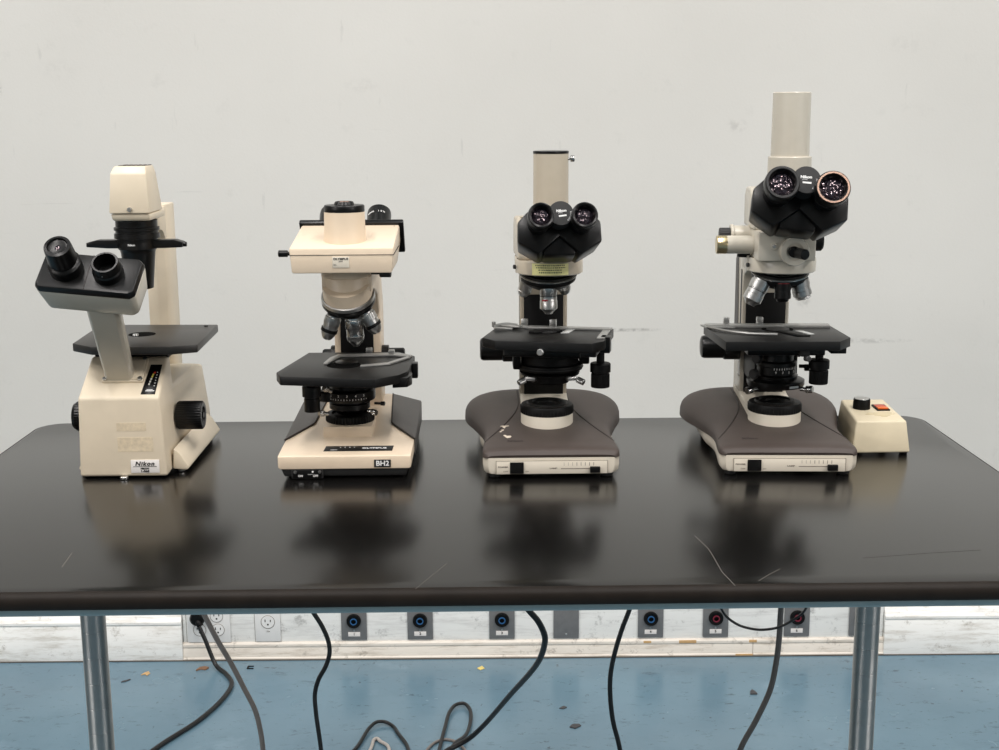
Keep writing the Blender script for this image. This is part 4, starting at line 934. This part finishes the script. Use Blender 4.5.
cord([(-.475, .725, TZ), (-.49, .745, TZ), (-.498, D-.003, TZ+.001), (-.505, D+.012, T-.008), (-.51, D+.02, T-.06), (-.512, .82, T-.2), (-.500, .84, T-.30), (-.4813, .85, T-.3573), (-.4600, .85, T-.407), (-.4363, .85, T-.4549), (-.418, .85, T-.497), (-.4003, .85, T-.5391), (-.393, .85, T-.575), (-.3895, .85, T-.615), (-.395, .88, .15), (-.42, .95, .02), (-.5, 1.05, .0065), (-.6, 1.1, .0065)], .0045, 'greycable', 'grey cable hanging down past the wall plug at the four-socket outlet')
cord([(-.21, .705, TZ), (-.235, .74, TZ), (-.25, D-.003, TZ), (-.258, D+.012, T-.008), (-.27, D+.02, T-.05), (-.335, .82, T-.2), (-.322, .84, T-.30), (-.2932, .85, T-.3596), (-.2790, .85, T-.385), (-.2690, .85, T-.412), (-.2672, .85, T-.434), (-.2740, .85, T-.458), (-.2880, .85, T-.484), (-.2950, .85, T-.510), (-.2945, .85, T-.545), (-.2880, .85, T-.616), (-.285, .87, .12), (-.28, .93, .015), (-.3, 1.05, .0055), (-.35, 1.2, .0055)], .004, 'cable', 'thin black cord dangling with an S-bend beside the white round outlet')
cord([(.07, .745, T+.0056), (.05, .752, T+.0056), (.035, D-.003, T+.0056), (.025, D+.013, T-.008), (.02, D+.021, T-.06), (.028, .82, T-.2), (.050, .84, T-.31), (.0741, .85, T-.3568), (.0935, .86, T-.385), (.1060, .88, T-.420), (.1065, .905, T-.450), (.098, .96, T-.505), (.0505, 1.15, T-.659), (-.0106, 1.335, T-.824), (-.036, 1.365, .052), (-.062, 1.370, .034), (-.09, 1.345, .030), (-.135, 1.25, .016), (-.155, 1.13, .0065)], .0055, 'cable', 'thick black cord curving down from table to floor between the blue-ringed sockets')
cord([(.115, .745, TZ), (.135, .753, TZ), (.15, D-.003, TZ), (.16, D+.012, T-.008), (.172, D+.02, T-.05), (.225, .81, T-.17), (.264, .835, T-.29), (.2515, .85, T-.3589), (.2390, .85, T-.395), (.2275, .85, T-.4357), (.2200, .85, T-.475), (.2187, .85, T-.5099), (.2240, .85, T-.565), (.2376, .85, T-.6236), (.255, .87, .14), (.27, .93, .02), (.26, 1.05, .0055), (.22, 1.2, .0055)], .0042, 'cable', 'thin black cord hanging straight down between the blank plate and a blue-ringed socket')
cord([(.5560, .6475, T+.0075), (.549, .69, T+.0055), (.541, .73, T+.0052), (.533, D-.003, T+.0052), (.527, D+.013, T-.008), (.521, D+.021, T-.06), (.5135, .82, T-.2), (.5124, .85, T-.362), (.5111, .85, T-.421), (.5070, .85, T-.468), (.4988, .85, T-.514), (.476, .85, T-.571), (.4497, .85, T-.627), (.43, .87, .15), (.40, .95, .02), (.37, 1.1, .0065)], .0050, 'darkgreycable', 'dark grey cable hanging between the two crimson-ringed sockets')
cord([(.425, .742, T+.0024), (.41, .755, T+.0024), (.400, D-.002, T+.0026), (.394, D+.010, T-.004), (.390, D+.016, T-.06), (.388, .785, T-.20), (.394, .80, T-.32), (.408, .815, T-.358), (.4320, .82, T-.379), (.4560, .82, T-.387), (.4753, .82, T-.389), (.5020, .82, T-.385), (.5240, .82, T-.3735), (.5430, .80, T-.342), (.549, .785, T-.20), (.552, D+.016, T-.06), (.554, D+.010, T-.004), (.556, D-.004, T+.0026), (.568, .70, T+.0024), (.578, .6475, T+.0030)], .0022, 'cable', 'thin black cable drooping in a swag beneath the table edge', name='thin_cable')
z = .0045
cord([(-.42, 1.15, z), (-.34, 1.32, z), (-.290, 1.415, z), (-.2649, 1.512, z+.004), (-.250, 1.535, z+.006), (-.2320, 1.5390, z+.004), (-.2130, 1.526, z), (-.1988, 1.4899, z), (-.1721, 1.4179, z), (-.17, 1.3, z), (-.24, 1.12, z)], .0040, 'cable', 'black cord lying in a wide arch on the floor beside a pale wire')
cord([(-.12, 1.18, z+.002), (-.108, 1.32, z+.002), (-.1006, 1.4160, z+.003), (-.0915, 1.51, z+.004), (-.0821, 1.5872, z+.005), (-.067, 1.623, z+.005), (-.0500, 1.6280, z+.005), (-.037, 1.605, z+.004), (-.0324, 1.5600, z+.004), (-.037, 1.50, z+.004), (-.046, 1.455, z+.008), (-.066, 1.407, .021), (-.085, 1.34, .02), (-.10, 1.2, .0175)], .0042, 'cable', 'black cord lying in a narrow tall loop beside the thick black cord')
cord([(-.27, 1.22, z), (-.262, 1.36, z), (-.2535, 1.4294, z), (-.2510, 1.460, z), (-.2455, 1.466, z), (-.236, 1.452, z), (-.2174, 1.4285, z), (-.212, 1.36, z), (-.225, 1.27, z)], .0038, 'palecable', 'pale grey wire bent in a small hook on the floor')
cord([(-.145, 1.28, .0035), (-.138, 1.37, .0035), (-.1233, 1.4259, .0035), (-.108, 1.450, .0035), (-.0906, 1.4585, .0035), (-.072, 1.452, .0035), (-.058, 1.435, .0035), (-.04, 1.39, .0035), (-.03, 1.28, .0035)], .0033, 'greycable', 'short grey wire arched low on the floor beneath the black loop')

# ------------------------------------------------------------------ litter on the floor
def bit(name, pts, h, m, label, cat, x, y):
    o_ = G().prism(pts, 0, h, bev=min(.0008, h*.3)).build(name, m); o_.location = (x, y, 0.0002); o_.scale = (.72, .72, .72); return tag(o_, label, cat)
bit('paint_chip', [(-.014, -.002), (-.003, -.018), (.013, -.004), (.004, .017)], .0022, 'chip', 'small yellow chip on the blue floor near the baseboard', 'chip', -.0086, 1.848)
bit('dry_leaf', [(-.014, -.012), (.0, -.006), (.008, -.018), (.016, .0), (.006, .018), (-.005, .008)], .003, 'peel', 'tan flake on the floor beside the chrome leg near the four-socket outlet', 'flake', -.861, 1.838)
bit('floor_scrap', [(-.014, -.012), (.0, -.008), (.014, .008), (.012, .014), (.0, .004), (-.012, -.004)], .003, 'debris', 'dark curled scrap on the floor just beside the tan flake and chrome leg', 'scrap', -.9001, 1.797)
bit('dry_leaf', [(-.02, -.02), (-.004, -.008), (.012, -.014), (.022, .002), (.006, .012), (-.012, .004)], .006, 'brown', 'crumpled brown leaf by the baseboard under the four-socket outlet', 'leaf', -.722, 1.865)
bit('floor_scrap', [(-.012, -.012), (.012, -.012), (.012, -.007), (-.006, -.007), (-.006, .008), (.010, .008), (.010, .012), (-.012, .012)], .003, 'matte', 'black hook-shaped scrap by the baseboard near the round twist outlet', 'scrap', -.600, 1.868)
bit('floor_scrap', [(-.012, -.014), (.012, -.014), (.008, .004), (.0, .018), (-.008, .006)], .006, 'debris', 'dark triangular scrap on the floor between two hanging cords', 'scrap', .6556, 1.685)
bit('floor_scrap', [(-.013, -.004), (.0, -.010), (.014, .002), (.003, .012)], .003, 'debris', 'small grey scrap on the floor below the blank plate', 'scrap', .1867, 1.616)
bit('floor_scrap', [(-.018, -.004), (.0, -.014), (.020, .004), (.014, .016), (-.008, .014)], .004, 'debris', 'largest grey scrap on the open floor below the blank plate', 'scrap', .2083, 1.518)

# ------------------------------------------------------------------ light
def strip(name, x, y, l, e, w=.30):
    la = bpy.data.lights.new(name, 'AREA'); la.shape = 'RECTANGLE'; la.size = w; la.size_y = l; la.energy = e; la.color = (1., .95, .92)
    o_ = bpy.data.objects.new(name, la); C.objects.link(o_); o_.location = (x, y, 3.97); return o_
for x in (-4.7, 4.7):           # lamps hung low along the side walls, angled into the room
    for y in (-5.0, -3.7, -2.4):
        l_ = strip('side_lamp', x, y, 1.22, 25, .14); l_.location.z = 2.5; l_.rotation_euler = (0, math.copysign(R(60), x), 0)
for x in (-3.2, -1.05, 1.05, 3.2):
    for y, e_ in ((-1.6, 60), (.1, 34)): strip('ceiling_lamp', x, y, 1.22, e_)
w = bpy.data.worlds.new('world'); bpy.context.scene.world = w; w.use_nodes = True
w.node_tree.nodes['Background'].inputs[0].default_value = (1, 1, 1, 1); w.node_tree.nodes['Background'].inputs[1].default_value = .03

# ------------------------------------------------------------------ camera
F, pitch, yaw, roll = 1294.7961, 0.1989, 0.0141, -0.0062
f = Vector((math.sin(yaw)*math.cos(pitch), math.cos(yaw)*math.cos(pitch), -math.sin(pitch)))
x = Vector((math.cos(yaw), -math.sin(yaw), 0)); u = x.cross(f)
c_, s_ = math.cos(roll), math.sin(roll)
xr_, ur_ = c_*x+s_*u, -s_*x+c_*u
cam = bpy.data.cameras.new('camera'); cam.sensor_width = 36; cam.lens = F/999*36; cam.clip_start = .05
co = bpy.data.objects.new('camera', cam); C.objects.link(co)
mw = Matrix((xr_, ur_, -f)).transposed().to_4x4(); mw.translation = Vector((-.0003, -1.2523, T+.4761)); co.matrix_world = mw
sc = bpy.context.scene; sc.camera = co
sc.view_settings.view_transform = 'Standard'; sc.view_settings.look = 'None'; sc.view_settings.gamma = 1; sc.view_settings.use_curve_mapping = False
sc.view_settings.exposure = 0.0
sc.cycles.use_denoising = True
sc.cycles.max_bounces = 8
